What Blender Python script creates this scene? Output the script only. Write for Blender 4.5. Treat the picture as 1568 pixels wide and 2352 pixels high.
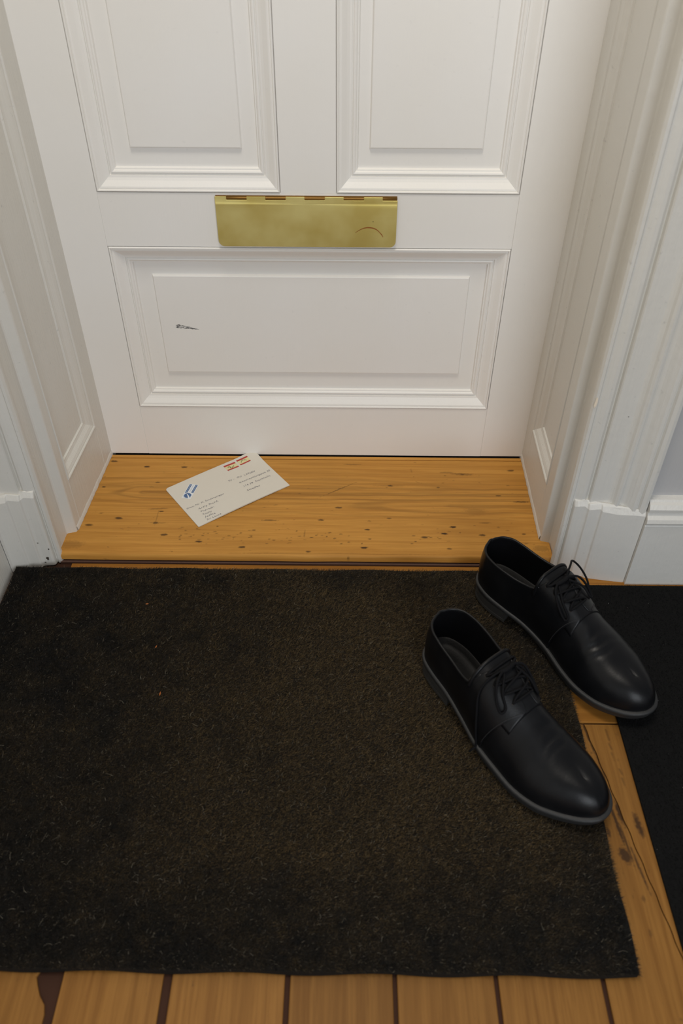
import bpy, bmesh, math, random
import numpy as np
from mathutils import Vector, Matrix

# ------------------------------------------------------------------ clear
for o in list(bpy.data.objects):
    bpy.data.objects.remove(o, do_unlink=True)
random.seed(7)
rng = np.random.default_rng(7)
scene = bpy.context.scene
COL = scene.collection

# ------------------------------------------------------------------ camera
PITCH, YAW, ROLL, FPX = math.radians(42.1021), math.radians(-0.38685), math.radians(0.25522), 1829.0
CAM = Vector((0.0, -1.276, 1.02))
fwd = Vector((math.sin(YAW) * math.cos(PITCH), math.cos(YAW) * math.cos(PITCH), -math.sin(PITCH)))
rgt = Vector((math.cos(YAW), -math.sin(YAW), 0))
upv = rgt.cross(fwd)
r2 = math.cos(ROLL) * rgt + math.sin(ROLL) * upv
u2 = -math.sin(ROLL) * rgt + math.cos(ROLL) * upv
cd = bpy.data.cameras.new('camera')
cam = bpy.data.objects.new('camera', cd)
COL.objects.link(cam)
M = Matrix((r2, u2, -fwd)).transposed().to_4x4()
M.translation = CAM
cam.matrix_world = M
cd.sensor_fit = 'VERTICAL'
cd.sensor_height = 36.0
cd.sensor_width = 24.0
cd.lens = FPX / 2352.0 * 36.0
cd.clip_start = 0.02
cd.dof.use_dof = True
cd.dof.focus_distance = 1.50
cd.dof.aperture_fstop = 5.0
scene.camera = cam

# ------------------------------------------------------------------ world, lights, exposure
world = bpy.data.worlds.new('world')
scene.world = world
world.use_nodes = True
bg = world.node_tree.nodes['Background']
bg.inputs['Color'].default_value = (0.90, 0.94, 1.0, 1)
bg.inputs['Strength'].default_value = 0.20

def area(name, loc, target, size, size_y, power, color):
    l = bpy.data.lights.new(name, 'AREA')
    l.shape = 'RECTANGLE'
    l.size, l.size_y, l.energy, l.color = size, size_y, power, color
    o = bpy.data.objects.new(name, l)
    COL.objects.link(o)
    o.location = loc
    o.rotation_euler = (Vector(target) - Vector(loc)).to_track_quat('-Z', 'Y').to_euler()
    return o

area('ceiling_lamp', (-0.05, -0.75, 2.45), (0.0, -0.30, 0.0), 0.5, 0.5, 16.5, (1.0, 0.925, 0.82))
area('window_daylight', (0.75, -3.1, 1.25), (-0.1, 0.0, 0.5), 1.1, 1.5, 32.0, (0.90, 0.95, 1.0))

scene.view_settings.view_transform = 'Standard'
scene.view_settings.look = 'None'
scene.view_settings.gamma = 1.0
scene.view_settings.use_curve_mapping = False
scene.view_settings.exposure = 0.0

# ------------------------------------------------------------------ helpers
def link_mesh(name, verts, faces, mat=None, parent=None, smooth=False, mats=None):
    me = bpy.data.meshes.new(name)
    me.from_pydata([tuple(v) for v in verts], [], [tuple(f) for f in faces])
    me.update()
    for m in (mats or ([mat] if mat else [])):
        me.materials.append(m)
    if smooth:
        me.polygons.foreach_set('use_smooth', [True] * len(me.polygons))
    o = bpy.data.objects.new(name, me)
    COL.objects.link(o)
    if parent:
        o.parent = parent
    return o

def fix_normals(o):
    bm = bmesh.new()
    bm.from_mesh(o.data)
    bmesh.ops.remove_doubles(bm, verts=bm.verts, dist=1e-6)
    bmesh.ops.recalc_face_normals(bm, faces=bm.faces)
    bm.to_mesh(o.data)
    bm.free()

def empty(name, loc=(0, 0, 0), rz=0.0):
    o = bpy.data.objects.new(name, None)
    o.empty_display_size = 0.05
    COL.objects.link(o)
    o.location = loc
    o.rotation_euler = (0, 0, rz)
    return o

def tag(o, label=None, category=None, group=None, kind=None):
    if label: o['label'] = label
    if category: o['category'] = category
    if group: o['group'] = group
    if kind: o['kind'] = kind
    return o

def bevel_mod(o, w, seg=2):
    m = o.modifiers.new('bevel', 'BEVEL')
    m.width, m.segments, m.limit_method = w, seg, 'ANGLE'
    m.angle_limit = math.radians(40)

def box(name, x0, x1, y0, y1, z0, z1, mat, parent=None, bev=0.0):
    v = [(x, y, z) for z in (z0, z1) for y in (y0, y1) for x in (x0, x1)]
    f = [(0, 2, 3, 1), (4, 5, 7, 6), (0, 1, 5, 4), (1, 3, 7, 5), (3, 2, 6, 7), (2, 0, 4, 6)]
    o = link_mesh(name, v, f, mat, parent)
    if bev: bevel_mod(o, bev)
    return o

def extrude_poly(name, pts, z0, z1, mat, parent=None, bev=0.0, zs=None):
    """plan polygon (closed) extruded along z"""
    n = len(pts)
    v = [(p[0], p[1], z0) for p in pts] + [(p[0], p[1], z1) for p in pts]
    f = [(i, (i + 1) % n, n + (i + 1) % n, n + i) for i in range(n)]
    f += [tuple(range(n))[::-1], tuple(range(n, 2 * n))]
    o = link_mesh(name, v, f, mat, parent)
    fix_normals(o)
    if bev: bevel_mod(o, bev)
    return o

def catmull(pts, n):
    """dense open Catmull-Rom through pts (list of tuples)"""
    P = np.array(pts, float)
    P = np.vstack([2 * P[0] - P[1], P, 2 * P[-1] - P[-2]])
    out = []
    for i in range(1, len(P) - 2):
        for t in np.linspace(0, 1, n, endpoint=False):
            a, b, c, d = P[i - 1], P[i], P[i + 1], P[i + 2]
            out.append(0.5 * ((2 * b) + (-a + c) * t + (2 * a - 5 * b + 4 * c - d) * t * t + (-a + 3 * b - 3 * c + d) * t ** 3))
    out.append(P[-2])
    return np.array(out)

def tube(name, pts, r, mat, parent=None, seg=8, n=8, flat=1.0, ends=True):
    """a smooth tube through points (flat < 1 squashes it)"""
    C = catmull(pts, n)
    T = np.gradient(C, axis=0)
    T /= np.linalg.norm(T, axis=1)[:, None] + 1e-12
    up = np.array([0, 0, 1.0])
    verts, faces = [], []
    for i, (p, t) in enumerate(zip(C, T)):
        s = np.cross(t, up)
        if np.linalg.norm(s) < 1e-3: s = np.array([1.0, 0, 0])
        s /= np.linalg.norm(s)
        q = np.cross(s, t)
        for k in range(seg):
            a = 2 * math.pi * k / seg
            verts.append(p + r * (math.cos(a) * s + flat * math.sin(a) * q))
    for i in range(len(C) - 1):
        for k in range(seg):
            a, b = i * seg + k, i * seg + (k + 1) % seg
            faces.append((a, b, b + seg, a + seg))
    if ends:
        faces.append(tuple(range(seg))[::-1])
        faces.append(tuple(range((len(C) - 1) * seg, len(C) * seg)))
    return link_mesh(name, verts, faces, mat, parent, smooth=True)

def vnoise(x, y, seed=0):
    """smooth value noise on numpy arrays, 0..1"""
    xi, yi = np.floor(x).astype(np.int64), np.floor(y).astype(np.int64)
    xf, yf = x - xi, y - yi
    def h(a, b):
        n = (a * 374761393 + b * 668265263 + seed * 974634777) & 0xffffffff
        n = ((n ^ (n >> 13)) * 1274126177) & 0xffffffff
        return ((n ^ (n >> 16)) & 0xffff) / 65535.0
    u, v = xf * xf * (3 - 2 * xf), yf * yf * (3 - 2 * yf)
    return (h(xi, yi) * (1 - u) + h(xi + 1, yi) * u) * (1 - v) + (h(xi, yi + 1) * (1 - u) + h(xi + 1, yi + 1) * u) * v

def fbm(x, y, seed=0, o=4):
    s, a, t = 0, 0.5, 0
    for i in range(o):
        s = s + a * vnoise(x * 2 ** i, y * 2 ** i, seed + i)
        t += a
        a *= 0.5
    return s / t

# ------------------------------------------------------------------ materials
def new_mat(name):
    m = bpy.data.materials.new(name)
    m.use_nodes = True
    nt = m.node_tree
    return m, nt, nt.nodes['Principled BSDF']

def N(nt, typ, **kw):
    n = nt.nodes.new(typ)
    for k, v in kw.items():
        if k in n.inputs: n.inputs[k].default_value = v
        else: setattr(n, k, v)
    return n

def ramp(nt, fac, stops):
    r = nt.nodes.new('ShaderNodeValToRGB')
    el = r.color_ramp.elements
    while len(el) < len(stops): el.new(0.5)
    for e, (p, c) in zip(el, stops):
        e.position = p
        e.color = (*c, 1)
    nt.links.new(fac, r.inputs[0])
    return r

def mix(nt, fac, a, b):
    m = nt.nodes.new('ShaderNodeMix')
    m.data_type = 'RGBA'
    for sock, val in ((m.inputs[0], fac), (m.inputs[6], a), (m.inputs[7], b)):
        if hasattr(val, 'links'): nt.links.new(val, sock)
        elif isinstance(val, (int, float)): sock.default_value = val
        else: sock.default_value = (*val, 1)
    return m.outputs[2]

def mapping(nt, scale, coord='Object'):
    tc = nt.nodes.new('ShaderNodeTexCoord')
    mp = nt.nodes.new('ShaderNodeMapping')
    mp.inputs['Scale'].default_value = scale
    nt.links.new(tc.outputs[coord], mp.inputs[0])
    return mp.outputs[0]

def simple(name, color, rough=0.5, metal=0.0, spec=0.5, bump=0.0, bscale=200.0, sheen=0.0):
    m, nt, b = new_mat(name)
    b.inputs['Base Color'].default_value = (*color, 1)
    b.inputs['Roughness'].default_value = rough
    b.inputs['Metallic'].default_value = metal
    b.inputs['Specular IOR Level'].default_value = spec
    if bump:
        n = N(nt, 'ShaderNodeTexNoise', Scale=bscale, Detail=4.0)
        nt.links.new(mapping(nt, (1, 1, 1)), n.inputs['Vector'])
        bp = N(nt, 'ShaderNodeBump', Strength=bump, Distance=0.001)
        nt.links.new(n.outputs[0], bp.inputs['Height'])
        nt.links.new(bp.outputs[0], b.inputs['Normal'])
    return m

def paint(name, base, chips=0.0, rough=0.42, lump=0.25, dirt=0.25):
    """old white gloss paint: brush relief, uneven yellowing, sparse dark chips"""
    m, nt, b = new_mat(name)
    v1 = mapping(nt, (1, 1, 1))
    big = N(nt, 'ShaderNodeTexNoise', Scale=3.0, Detail=3.0)
    nt.links.new(v1, big.inputs['Vector'])
    fine = N(nt, 'ShaderNodeTexNoise', Scale=55.0, Detail=5.0, Roughness=0.6)
    nt.links.new(v1, fine.inputs['Vector'])
    br = N(nt, 'ShaderNodeTexNoise', Scale=1.0, Detail=4.0)
    nt.links.new(mapping(nt, (260, 260, 9)), br.inputs['Vector'])
    c0 = ramp(nt, big.outputs[0], [(0.3, tuple(x * y for x, y in zip(base, (0.97, 0.955, 0.92)))), (0.7, base)]).outputs[0]
    sp = N(nt, 'ShaderNodeTexNoise', Scale=130.0, Detail=2.0)
    nt.links.new(v1, sp.inputs['Vector'])
    col = mix(nt, ramp(nt, sp.outputs[0], [(0.70, (0, 0, 0)), (0.80, (dirt,) * 3)]).outputs[0], c0, tuple(x * 0.55 for x in base))
    if chips:
        vo = N(nt, 'ShaderNodeTexVoronoi', Scale=26.0, Randomness=1.0)
        nt.links.new(v1, vo.inputs['Vector'])
        wn = N(nt, 'ShaderNodeTexNoise', Scale=6.0)
        nt.links.new(v1, wn.inputs['Vector'])
        gate = ramp(nt, wn.outputs[0], [(0.60, (0, 0, 0)), (0.66, (1, 1, 1))]).outputs[0]
        spot = ramp(nt, vo.outputs['Distance'], [(0.028, (chips,) * 3), (0.05, (0, 0, 0))]).outputs[0]
        mm = nt.nodes.new('ShaderNodeMath'); mm.operation = 'MULTIPLY'
        nt.links.new(gate, mm.inputs[0]); nt.links.new(spot, mm.inputs[1])
        col = mix(nt, mm.outputs[0], col, (0.05, 0.04, 0.03))
    nt.links.new(col, b.inputs['Base Color'])
    b.inputs['Roughness'].default_value = rough
    add = nt.nodes.new('ShaderNodeMath'); add.operation = 'ADD'
    nt.links.new(fine.outputs[0], add.inputs[0]); nt.links.new(br.outputs[0], add.inputs[1])
    bp = N(nt, 'ShaderNodeBump', Strength=lump, Distance=0.0008)
    nt.links.new(add.outputs[0], bp.inputs['Height'])
    nt.links.new(bp.outputs[0], b.inputs['Normal'])
    return m

def wood(name, light, dark, axis='y', attr=None, rough=0.42, seedoff=(0, 0, 0)):
    """varnished pine; grain along axis; optional 'stain' point attribute darkens to brown"""
    m, nt, b = new_mat(name)
    sc = (3.4, 95.0, 95.0) if axis == 'x' else (85.0, 3.4, 85.0)
    tc = nt.nodes.new('ShaderNodeTexCoord')
    oi = nt.nodes.new('ShaderNodeObjectInfo')
    ofs = nt.nodes.new('ShaderNodeVectorMath'); ofs.operation = 'SCALE'
    comb = nt.nodes.new('ShaderNodeCombineXYZ')
    for i in range(3): nt.links.new(oi.outputs['Random'], comb.inputs[i])
    ofs.inputs['Scale'].default_value = 7.0
    nt.links.new(comb.outputs[0], ofs.inputs[0])
    ad = nt.nodes.new('ShaderNodeVectorMath'); ad.operation = 'ADD'
    nt.links.new(tc.outputs['Object'], ad.inputs[0]); nt.links.new(ofs.outputs[0], ad.inputs[1])
    mp = nt.nodes.new('ShaderNodeMapping'); mp.inputs['Scale'].default_value = sc
    nt.links.new(ad.outputs[0], mp.inputs[0])
    # growth-ring figure: bands across the grain, strongly bent
    n1 = N(nt, 'ShaderNodeTexNoise', Scale=0.24, Detail=2.0)
    nt.links.new(mp.outputs[0], n1.inputs['Vector'])
    wv = nt.nodes.new('ShaderNodeMath'); wv.operation = 'MULTIPLY'; wv.inputs[1].default_value = 34.0
    nt.links.new(n1.outputs[0], wv.inputs[0])
    sn = nt.nodes.new('ShaderNodeMath'); sn.operation = 'SINE'
    nt.links.new(wv.outputs[0], sn.inputs[0])
    n2 = N(nt, 'ShaderNodeTexNoise', Scale=3.0, Detail=6.0, Roughness=0.65)
    nt.links.new(mp.outputs[0], n2.inputs['Vector'])
    n3 = N(nt, 'ShaderNodeTexNoise', Scale=7.0, Detail=3.0)
    nt.links.new(ad.outputs[0], n3.inputs['Vector'])
    ring = ramp(nt, sn.outputs[0], [(0.2, (0.0,) * 3), (1.0, (0.38,) * 3)]).outputs[0]
    c = mix(nt, ring, light, dark)
    c = mix(nt, ramp(nt, n2.outputs[0], [(0.36, (0.45,) * 3), (0.60, (0,) * 3)]).outputs[0], c, dark)
    c = mix(nt, ramp(nt, n3.outputs[0], [(0.35, (0.30,) * 3), (0.65, (0,) * 3)]).outputs[0], c, tuple(x * 0.72 for x in light))
    # small dirt specks and dents in all planks
    n4 = N(nt, 'ShaderNodeTexNoise', Scale=1.0, Detail=3.0)
    mp4 = nt.nodes.new('ShaderNodeMapping'); mp4.inputs['Scale'].default_value = tuple(s * (1.0 if s > 10 else 11) * 1.6 for s in sc)
    nt.links.new(ad.outputs[0], mp4.inputs[0]); nt.links.new(mp4.outputs[0], n4.inputs['Vector'])
    c = mix(nt, ramp(nt, n4.outputs[0], [(0.70, (0,) * 3), (0.80, (0.55,) * 3)]).outputs[0], c, (0.07, 0.035, 0.015))
    if attr:
        at = N(nt, 'ShaderNodeAttribute', attribute_name=attr)
        c = mix(nt, at.outputs['Fac'], c, (0.045, 0.022, 0.010))
    # every plank a little different
    hs = nt.nodes.new('ShaderNodeHueSaturation')
    mr = N(nt, 'ShaderNodeMapRange'); mr.inputs[3].default_value = 0.88; mr.inputs[4].default_value = 1.14
    nt.links.new(oi.outputs['Random'], mr.inputs[0]); nt.links.new(mr.outputs[0], hs.inputs['Value'])
    nt.links.new(c, hs.inputs['Color'])
    nt.links.new(hs.outputs[0], b.inputs['Base Color'])
    b.inputs['Roughness'].default_value = rough
    b.inputs['Specular IOR Level'].default_value = 0.16
    bp = N(nt, 'ShaderNodeBump', Strength=0.25, Distance=0.0006)
    nt.links.new(n2.outputs[0], bp.inputs['Height'])
    nt.links.new(bp.outputs[0], b.inputs['Normal'])
    return m

WHITE = (0.86, 0.845, 0.82)
M_DOOR = paint('door_paint', WHITE, 0.0, 0.45, 0.18, 0.10)
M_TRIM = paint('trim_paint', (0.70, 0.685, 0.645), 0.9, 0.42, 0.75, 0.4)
M_WALL = paint('wall_paint', (0.50, 0.495, 0.495), 0.0, 0.8, 0.5, 0.1)
M_PINE_X = wood('pine_threshold', (0.62, 0.305, 0.064), (0.38, 0.158, 0.026), 'x', 'stain', 0.45)
M_PINE_CX = wood('pine_cross_plank', (0.42, 0.185, 0.036), (0.24, 0.09, 0.013), 'x', None, 0.45)
M_PINE_Y = wood('pine_plank', (0.30, 0.140, 0.032), (0.15, 0.058, 0.010), 'y', 'stain', 0.5)
M_BROWN = simple('brown_filler', (0.055, 0.024, 0.014), 0.75, spec=0.15, bump=0.4, bscale=60)
M_RISER = simple('brown_painted_riser', (0.105, 0.052, 0.036), 0.6, bump=0.4, bscale=60)
M_DARKGAP = simple('dark_gap', (0.02, 0.015, 0.012), 0.9)

# ================================================================== SETTING
# ---- floor: dark sub-floor with planks as parts
floor = box('floor', -0.62, 2.2, -3.2, 0.04, -0.05, -0.004, M_BROWN)
tag(floor, 'varnished pine plank floor with dark filled joints', kind='structure')

def plank(pts, mat, z1=0.0, z0=-0.02, stains=None, step=None):
    """plank from plan polygon corners (x0a,x1a at near end, x0b,x1b at far end) as a small grid slab"""
    (xa0, xa1, ya), (xb0, xb1, yb) = pts
    nx, ny = step or (4, 10)
    V, F = [], []
    for j in range(ny + 1):
        t = j / ny
        y = ya + (yb - ya) * t
        l, r = xa0 + (xb0 - xa0) * t, xa1 + (xb1 - xa1) * t
        for i in range(nx + 1):
            V.append((l + (r - l) * i / nx, y, z1))
    for j in range(ny):
        for i in range(nx):
            a = j * (nx + 1) + i
            F.append((a, a + 1, a + nx + 2, a + nx + 1))
    return V, F, nx, ny

def slab_from_grid(name, V, F, nx, ny, z0, mat, parent, stain=None, bev=0.0012):
    n = len(V)
    ring = [i for i in range(nx + 1)] + [j * (nx + 1) + nx for j in range(1, ny + 1)] + \
           [ny * (nx + 1) + i for i in range(nx - 1, -1, -1)] + [j * (nx + 1) for j in range(ny - 1, 0, -1)]
    V = list(V)
    for k in ring:
        V.append((V[k][0], V[k][1], z0))
    m = len(ring)
    for q in range(m):
        F.append((ring[q], n + q, n + (q + 1) % m, ring[(q + 1) % m]))
    o = link_mesh(name, V, F, mat, parent)
    fx = o.data
    bm = bmesh.new(); bm.from_mesh(fx); bmesh.ops.recalc_face_normals(bm, faces=bm.faces); bm.to_mesh(fx); bm.free()
    at = fx.attributes.new('stain', 'FLOAT', 'POINT')
    vals = np.zeros(len(V), np.float32)
    if stain is not None: vals[:n] = stain
    at.data.foreach_set('value', vals)
    if bev: bevel_mod(o, bev)
    return o

def blobs(X, Y, spots):
    s = np.zeros_like(X)
    for (cx, cy, rx, ry, ang, amp) in spots:
        c, d = math.cos(ang), math.sin(ang)
        u = ((X - cx) * c + (Y - cy) * d) / rx
        v = (-(X - cx) * d + (Y - cy) * c) / ry
        wob = 0.75 + 0.5 * vnoise(X * 420 + cx * 900, Y * 420 + cy * 900, 3)
        s = np.maximum(s, amp * np.clip(2.3 - 1.9 * np.sqrt(u * u + v * v) / wob, 0, 1))
    return s

YB, YF = -3.1, -0.6105      # planks that run towards the viewer
joints = [(-0.640, -0.640), (-0.475, -0.475), (-0.334, -0.327), (-0.2015, -0.201), (-0.063, -0.062), (0.0615, 0.062),
          (0.181, 0.179), (0.3035, 0.303)]
gaps = [0.005, 0.005, 0.0055, 0.0052, 0.0032, 0.0026, 0.0026, 0.0026]
for k in range(len(joints) - 1):
    (la, lb), (ra, rb) = joints[k], joints[k + 1]
    gl, gr = gaps[k], gaps[k + 1]
    V, F, nx, ny = plank(((la + gl, ra - gr, YB), (lb + gl, rb - gr, YF)), M_PINE_Y, step=(6, 260 if k == 1 else 40))
    A = np.array(V)
    if k == 1:      # broken-away right edge just in front of the mat
        mask = np.abs(A[:, 0] - (ra + (rb - ra) * (A[:, 1] - YB) / (YF - YB) - gr)) < 1e-4
        y = A[:, 1]
        bite = 0.020 * np.clip(1 - np.abs((y + 0.955) / 0.030), 0, 1) ** 0.6
        for i in np.where(mask)[0]: V[i] = (V[i][0] - bite[i], V[i][1], V[i][2])
    st = blobs(A[:, 0], A[:, 1], []) if k != 1 else None
    slab_from_grid('plank', V, F, nx, ny, -0.018, M_PINE_Y, floor, None)
# damaged plank beside the mat and its neighbour under the dark rug
spots = [(0.364, -0.650, 0.006, 0.011, 0.2, 0.95), (0.370, -0.692, 0.004, 0.009, 0.1, 0.9), (0.374, -0.748, 0.004, 0.018, 0.12, 0.95),
         (0.366, -0.805, 0.007, 0.011, 0.3, 0.9), (0.366, -0.765, 0.0022, 0.03, 0.1, 0.9), (0.3715, -0.79, 0.0018, 0.03, 0.1, 0.8),
         (0.357, -0.632, 0.0022, 0.03, 0.15, 0.9), (0.3635, -0.67, 0.0018, 0.03, 0.1, 0.9), (0.352, -0.775, 0.0025, 0.006, 0, 0.7),
         (0.380, -0.822, 0.0016, 0.03, 0.15, 0.8), (0.375, -0.86, 0.002, 0.004, 0, 0.5), (0.372, -0.90, 0.002, 0.005, 0, 0.4)]
V, F, nx, ny = plank(((0.3035 + 0.0026, 0.446, YB), (0.3030 + 0.0026, 0.3535, YF)), M_PINE_Y, step=(56, 900))
# give most rows to the near stretch
A = np.array(V); yy = np.linspace(0, 1, ny + 1)
ymap = np.where(yy < 0.12, YB + (yy / 0.12) * (-1.05 - YB), -1.05 + (yy - 0.12) / 0.88 * (YF + 1.05))
def edge_r(y): return np.where(y > -0.93, 0.3535 + (YF - y) / 0.3195 * 0.0485, 0.402 + (-0.93 - y) * 0.02)
for j in range(ny + 1):
    y = ymap[j]; r = float(edge_r(np.array(y))) + 0.0006 * math.sin(y * 160)
    for i in range(nx + 1):
        V[j * (nx + 1) + i] = (0.306 + (r - 0.306) * i / nx, y, 0.0)
A = np.array(V)
slab_from_grid('plank', V, F, nx, ny, -0.018, M_PINE_Y, floor, blobs(A[:, 0], A[:, 1], spots), 0)
V, F, nx, ny = plank(((0.44, 0.565, YB), (0.355, 0.52, YF)), M_PINE_Y, step=(60, 500))
for j in range(ny + 1):
    y = ymap[int(j / ny * 900)]; l = float(edge_r(np.array(y))) + 0.0016 + 0.0006 * math.sin(y * 160)
    for i in range(nx + 1):
        V[j * (nx + 1) + i] = (l + (0.523 - l) * i / nx, y, 0.0)
A = np.array(V)
slab_from_grid('plank', V, F, nx, ny, -0.018, M_PINE_Y, floor,
               blobs(A[:, 0], A[:, 1], [(0.394, -0.765, 0.004, 0.017, 0.1, 0.9), (0.385, -0.64, 0.0012, 0.025, 0, 0.5), (0.39, -0.69, 0.001, 0.02, 0, 0.5)]), 0)
xs = 0.5245
for w in (0.125, 0.13, 0.12, 0.13, 0.125):
    V, F, nx, ny = plank(((xs, xs + w - 0.005, YB), (xs, xs + w - 0.005, YF)), M_PINE_Y)
    slab_from_grid('plank', V, F, nx, ny, -0.018, M_PINE_Y, floor)
    xs += w
# cross planks in front of the threshold
for (y0, y1, x0, x1) in ((-0.6070, -0.459, -0.60, 2.0), (-0.4555, -0.2895, -0.486, 2.0)):
    V, F, nx, ny = plank(((x0, x1, y0), (x0, x1, y1)), M_PINE_CX, step=(30, 4))
    slab_from_grid('plank', V, F, nx, ny, -0.018, M_PINE_CX, floor, None)

# ---- threshold board (dense grid: knots, nail holes and scratches as a stain attribute)
thr = empty('trim_1', (0, -0.14, 0))
tag(thr, 'worn honey-coloured pine threshold board with knots and nail holes', kind='structure')
X0, X1, Y0, Y1 = -0.508, 0.3665, -0.286, -0.0125
nx, ny = 620, 200
gx, gy = np.linspace(X0, X1, nx + 1), np.linspace(Y0, Y1, ny + 1)
GX, GY = np.meshgrid(gx, gy)
sp = []
for (x, y) in [[0.086, -0.092], [0.23, -0.055], [0.179, -0.096], [0.334, -0.136], [-0.046, -0.192], [0.04, -0.217], [0.198, -0.208],
               [0.325, -0.225], [0.185, -0.265], [0.143, -0.236], [0.249, -0.229], [0.081, -0.186], [-0.013, -0.157], [0.293, -0.119],
               [0.328, -0.042], [0.034, -0.264], [0.18, -0.226], [-0.468, -0.103], [-0.367, -0.088],
               [-0.322, -0.04], [-0.42, -0.192], [-0.35, -0.204], [-0.328, -0.235], [-0.263, -0.252], [-0.184, -0.265], [-0.045, -0.192],
               [-0.167, -0.221], [-0.344, -0.172], [-0.066, -0.275], [-0.466, -0.023], [-0.397, -0.04], [-0.471, -0.211]]:
    s = random.uniform(0.8, 1.5)
    sp.append((x, y, 0.0050 * s, 0.0021 * s, random.uniform(-0.08, 0.08), random.uniform(0.65, 0.95)))
sp += [(0.23, -0.055, 0.022, 0.0035, -0.05, 0.42), (0.20, -0.050, 0.015, 0.002, 0.0, 0.4), (0.334, -0.136, 0.016, 0.0022, 0.0, 0.8),
       (-0.14, -0.194, 0.017, 0.0013, 0.0, 0.75), (-0.074, -0.228, 0.0013, 0.010, 0.0, 0.4), (0.086, -0.092, 0.030, 0.0022, 0, 0.25),
       (-0.0135, -0.1045, 0.040, 0.0011, 0.578, 0.62), (0.013, -0.027, 0.017, 0.002, 0, 0.4), (-0.352, -0.165, 0.02, 0.002, 0.1, 0.4),
       (-0.35, -0.19, 0.0013, 0.02, 0, 0.35), (-0.345, -0.204, 0.018, 0.0013, 0, 0.5), (0.243, -0.165, 0.020, 0.010, 0, 0.22),
       (0.258, -0.196, 0.010, 0.002, 0, 0.4), (0.35, -0.262, 0.015, 0.008, 0, 0.3), (-0.49, -0.262, 0.022, 0.010, 0, 0.25),
       (-0.02, -0.28, 0.2, 0.0012, 0.0, 0.25), (0.13, -0.045, 0.0012, 0.008, 0.1, 0.3)]
for _ in range(70):     # worm holes and grit along the worn front
    sp.append((random.uniform(-0.30, 0.20), random.gauss(-0.238, 0.010), random.uniform(0.0012, 0.0035), random.uniform(0.0008, 0.0015), 0, random.uniform(0.3, 0.8)))
for _ in range(60):
    sp.append((random.uniform(X0, X1), random.uniform(Y0, Y1), random.uniform(0.0010, 0.0045), random.uniform(0.0007, 0.0014), random.uniform(-.2, .2), random.uniform(0.2, 0.6)))
# knots bend the grain: long cathedral loops left and centre
ST = blobs(GX, GY, sp)
def cathedral(cx, cy, lx, ly, k, amp):
    d = np.sqrt(np.clip((GX - cx) / lx, 0, None) ** 1.2 + ((GY - cy) / ly) ** 2)
    return amp * np.clip(np.sin(d * k + 1.2 * vnoise(GX * 30, GY * 90, 11)) - 0.25, 0, 1) * np.clip(1.5 - d, 0, 1)
def cathedral_l(cx, cy, lx, ly, k, amp):
    d = np.sqrt(np.clip((cx - GX) / lx, 0, None) ** 1.2 + ((GY - cy) / ly) ** 2)
    return amp * np.clip(np.sin(d * k + 1.2 * vnoise(GX * 30, GY * 90, 12)) - 0.25, 0, 1) * np.clip(1.5 - d, 0, 1)
ST = np.maximum(ST, cathedral_l(-0.39, -0.118, 0.13, 0.030, 13, 0.42))
ST = np.maximum(ST, cathedral_l(0.20, -0.150, 0.45, 0.034, 13, 0.34))
ST = np.maximum(ST, cathedral(0.02, -0.100, 0.40, 0.040, 12, 0.26))
fr = np.clip(1 - (GY - Y0) / 0.004, 0, 1)
GZ = 0.020 - 0.005 * fr ** 2 + 0.0006 * (fbm(GX * 20, GY * 60, 5) - 0.5)
wave = 0.0014 * (vnoise(GX * 14, GX * 0, 21) - 0.5) * np.clip(1 - (GY - Y0) / 0.02, 0, 1)
GYw = GY + wave
V = [tuple(p) for p in np.stack([GX.ravel(), GYw.ravel(), GZ.ravel()], 1)]
F = []
idx = np.arange((nx + 1) * (ny + 1)).reshape(ny + 1, nx + 1)
F = np.stack([idx[:-1, :-1].ravel(), idx[:-1, 1:].ravel(), idx[1:, 1:].ravel(), idx[1:, :-1].ravel()], 1).tolist()
o = slab_from_grid('plank', V, F, nx, ny, 0.0065, M_PINE_X, thr, ST.ravel().astype(np.float32), 0)
o.data.polygons.foreach_set('use_smooth', [True] * len(o.data.polygons))
o.location.y = 0.14
# narrow strip against the door and the brown riser below the nosing
def off(o, p=thr):
    o.location = -Vector(p.location); return o
V, F, nx, ny = plank(((-0.478, 0.357, -0.0103), (-0.478, 0.357, -0.0022)), M_PINE_X, z1=0.0205, step=(30, 2))
off(slab_from_grid('strip', V, F, nx, ny, 0.0, M_PINE_X, thr))
off(box('backing', X0 + 0.001, X1 - 0.001, -0.272, 0.03, -0.004, 0.0064, M_DARKGAP, thr))  # dark colour stands for dirt and contact shadow in the slit below the door
off(box('riser', X0 + 0.001, X1 - 0.001, -0.2885, -0.2725, -0.004, 0.0030, M_RISER, thr, 0.001))

# ================================================================== DOOR
door = empty('door_1', (-0.06, 0.0, 0.022))
tag(door, 'white painted panelled front door with brass letter flap', kind='structure')
def ond(o):
    o.location = -Vector(door.location); return o
DXL, DXR, DZ0, DZ1 = -0.4765, 0.3555, 0.0225, 2.06
TH = 0.040
JT = 0.0
ond(box('stile', DXL - 0.008, -0.4000, 0.0, TH, DZ0, DZ1, M_DOOR, door, 0.0012))
ond(box('stile', 0.2715, DXR + 0.006, 0.0, TH, DZ0, DZ1, M_DOOR, door, 0.0012))
ond(box('rail', -0.4000 + JT, 0.2715 - JT, 0.0002, TH, DZ0, 0.1372, M_DOOR, door, 0.0003))
ond(box('rail', -0.4000 + JT, 0.2715 - JT, 0.0002, TH, 0.4585, 0.5475, M_DOOR, door, 0.0003))
ond(box('rail', -0.4000 + JT, 0.2715 - JT, 0.0002, TH, 1.94, DZ1, M_DOOR, door, 0.0003))
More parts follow.
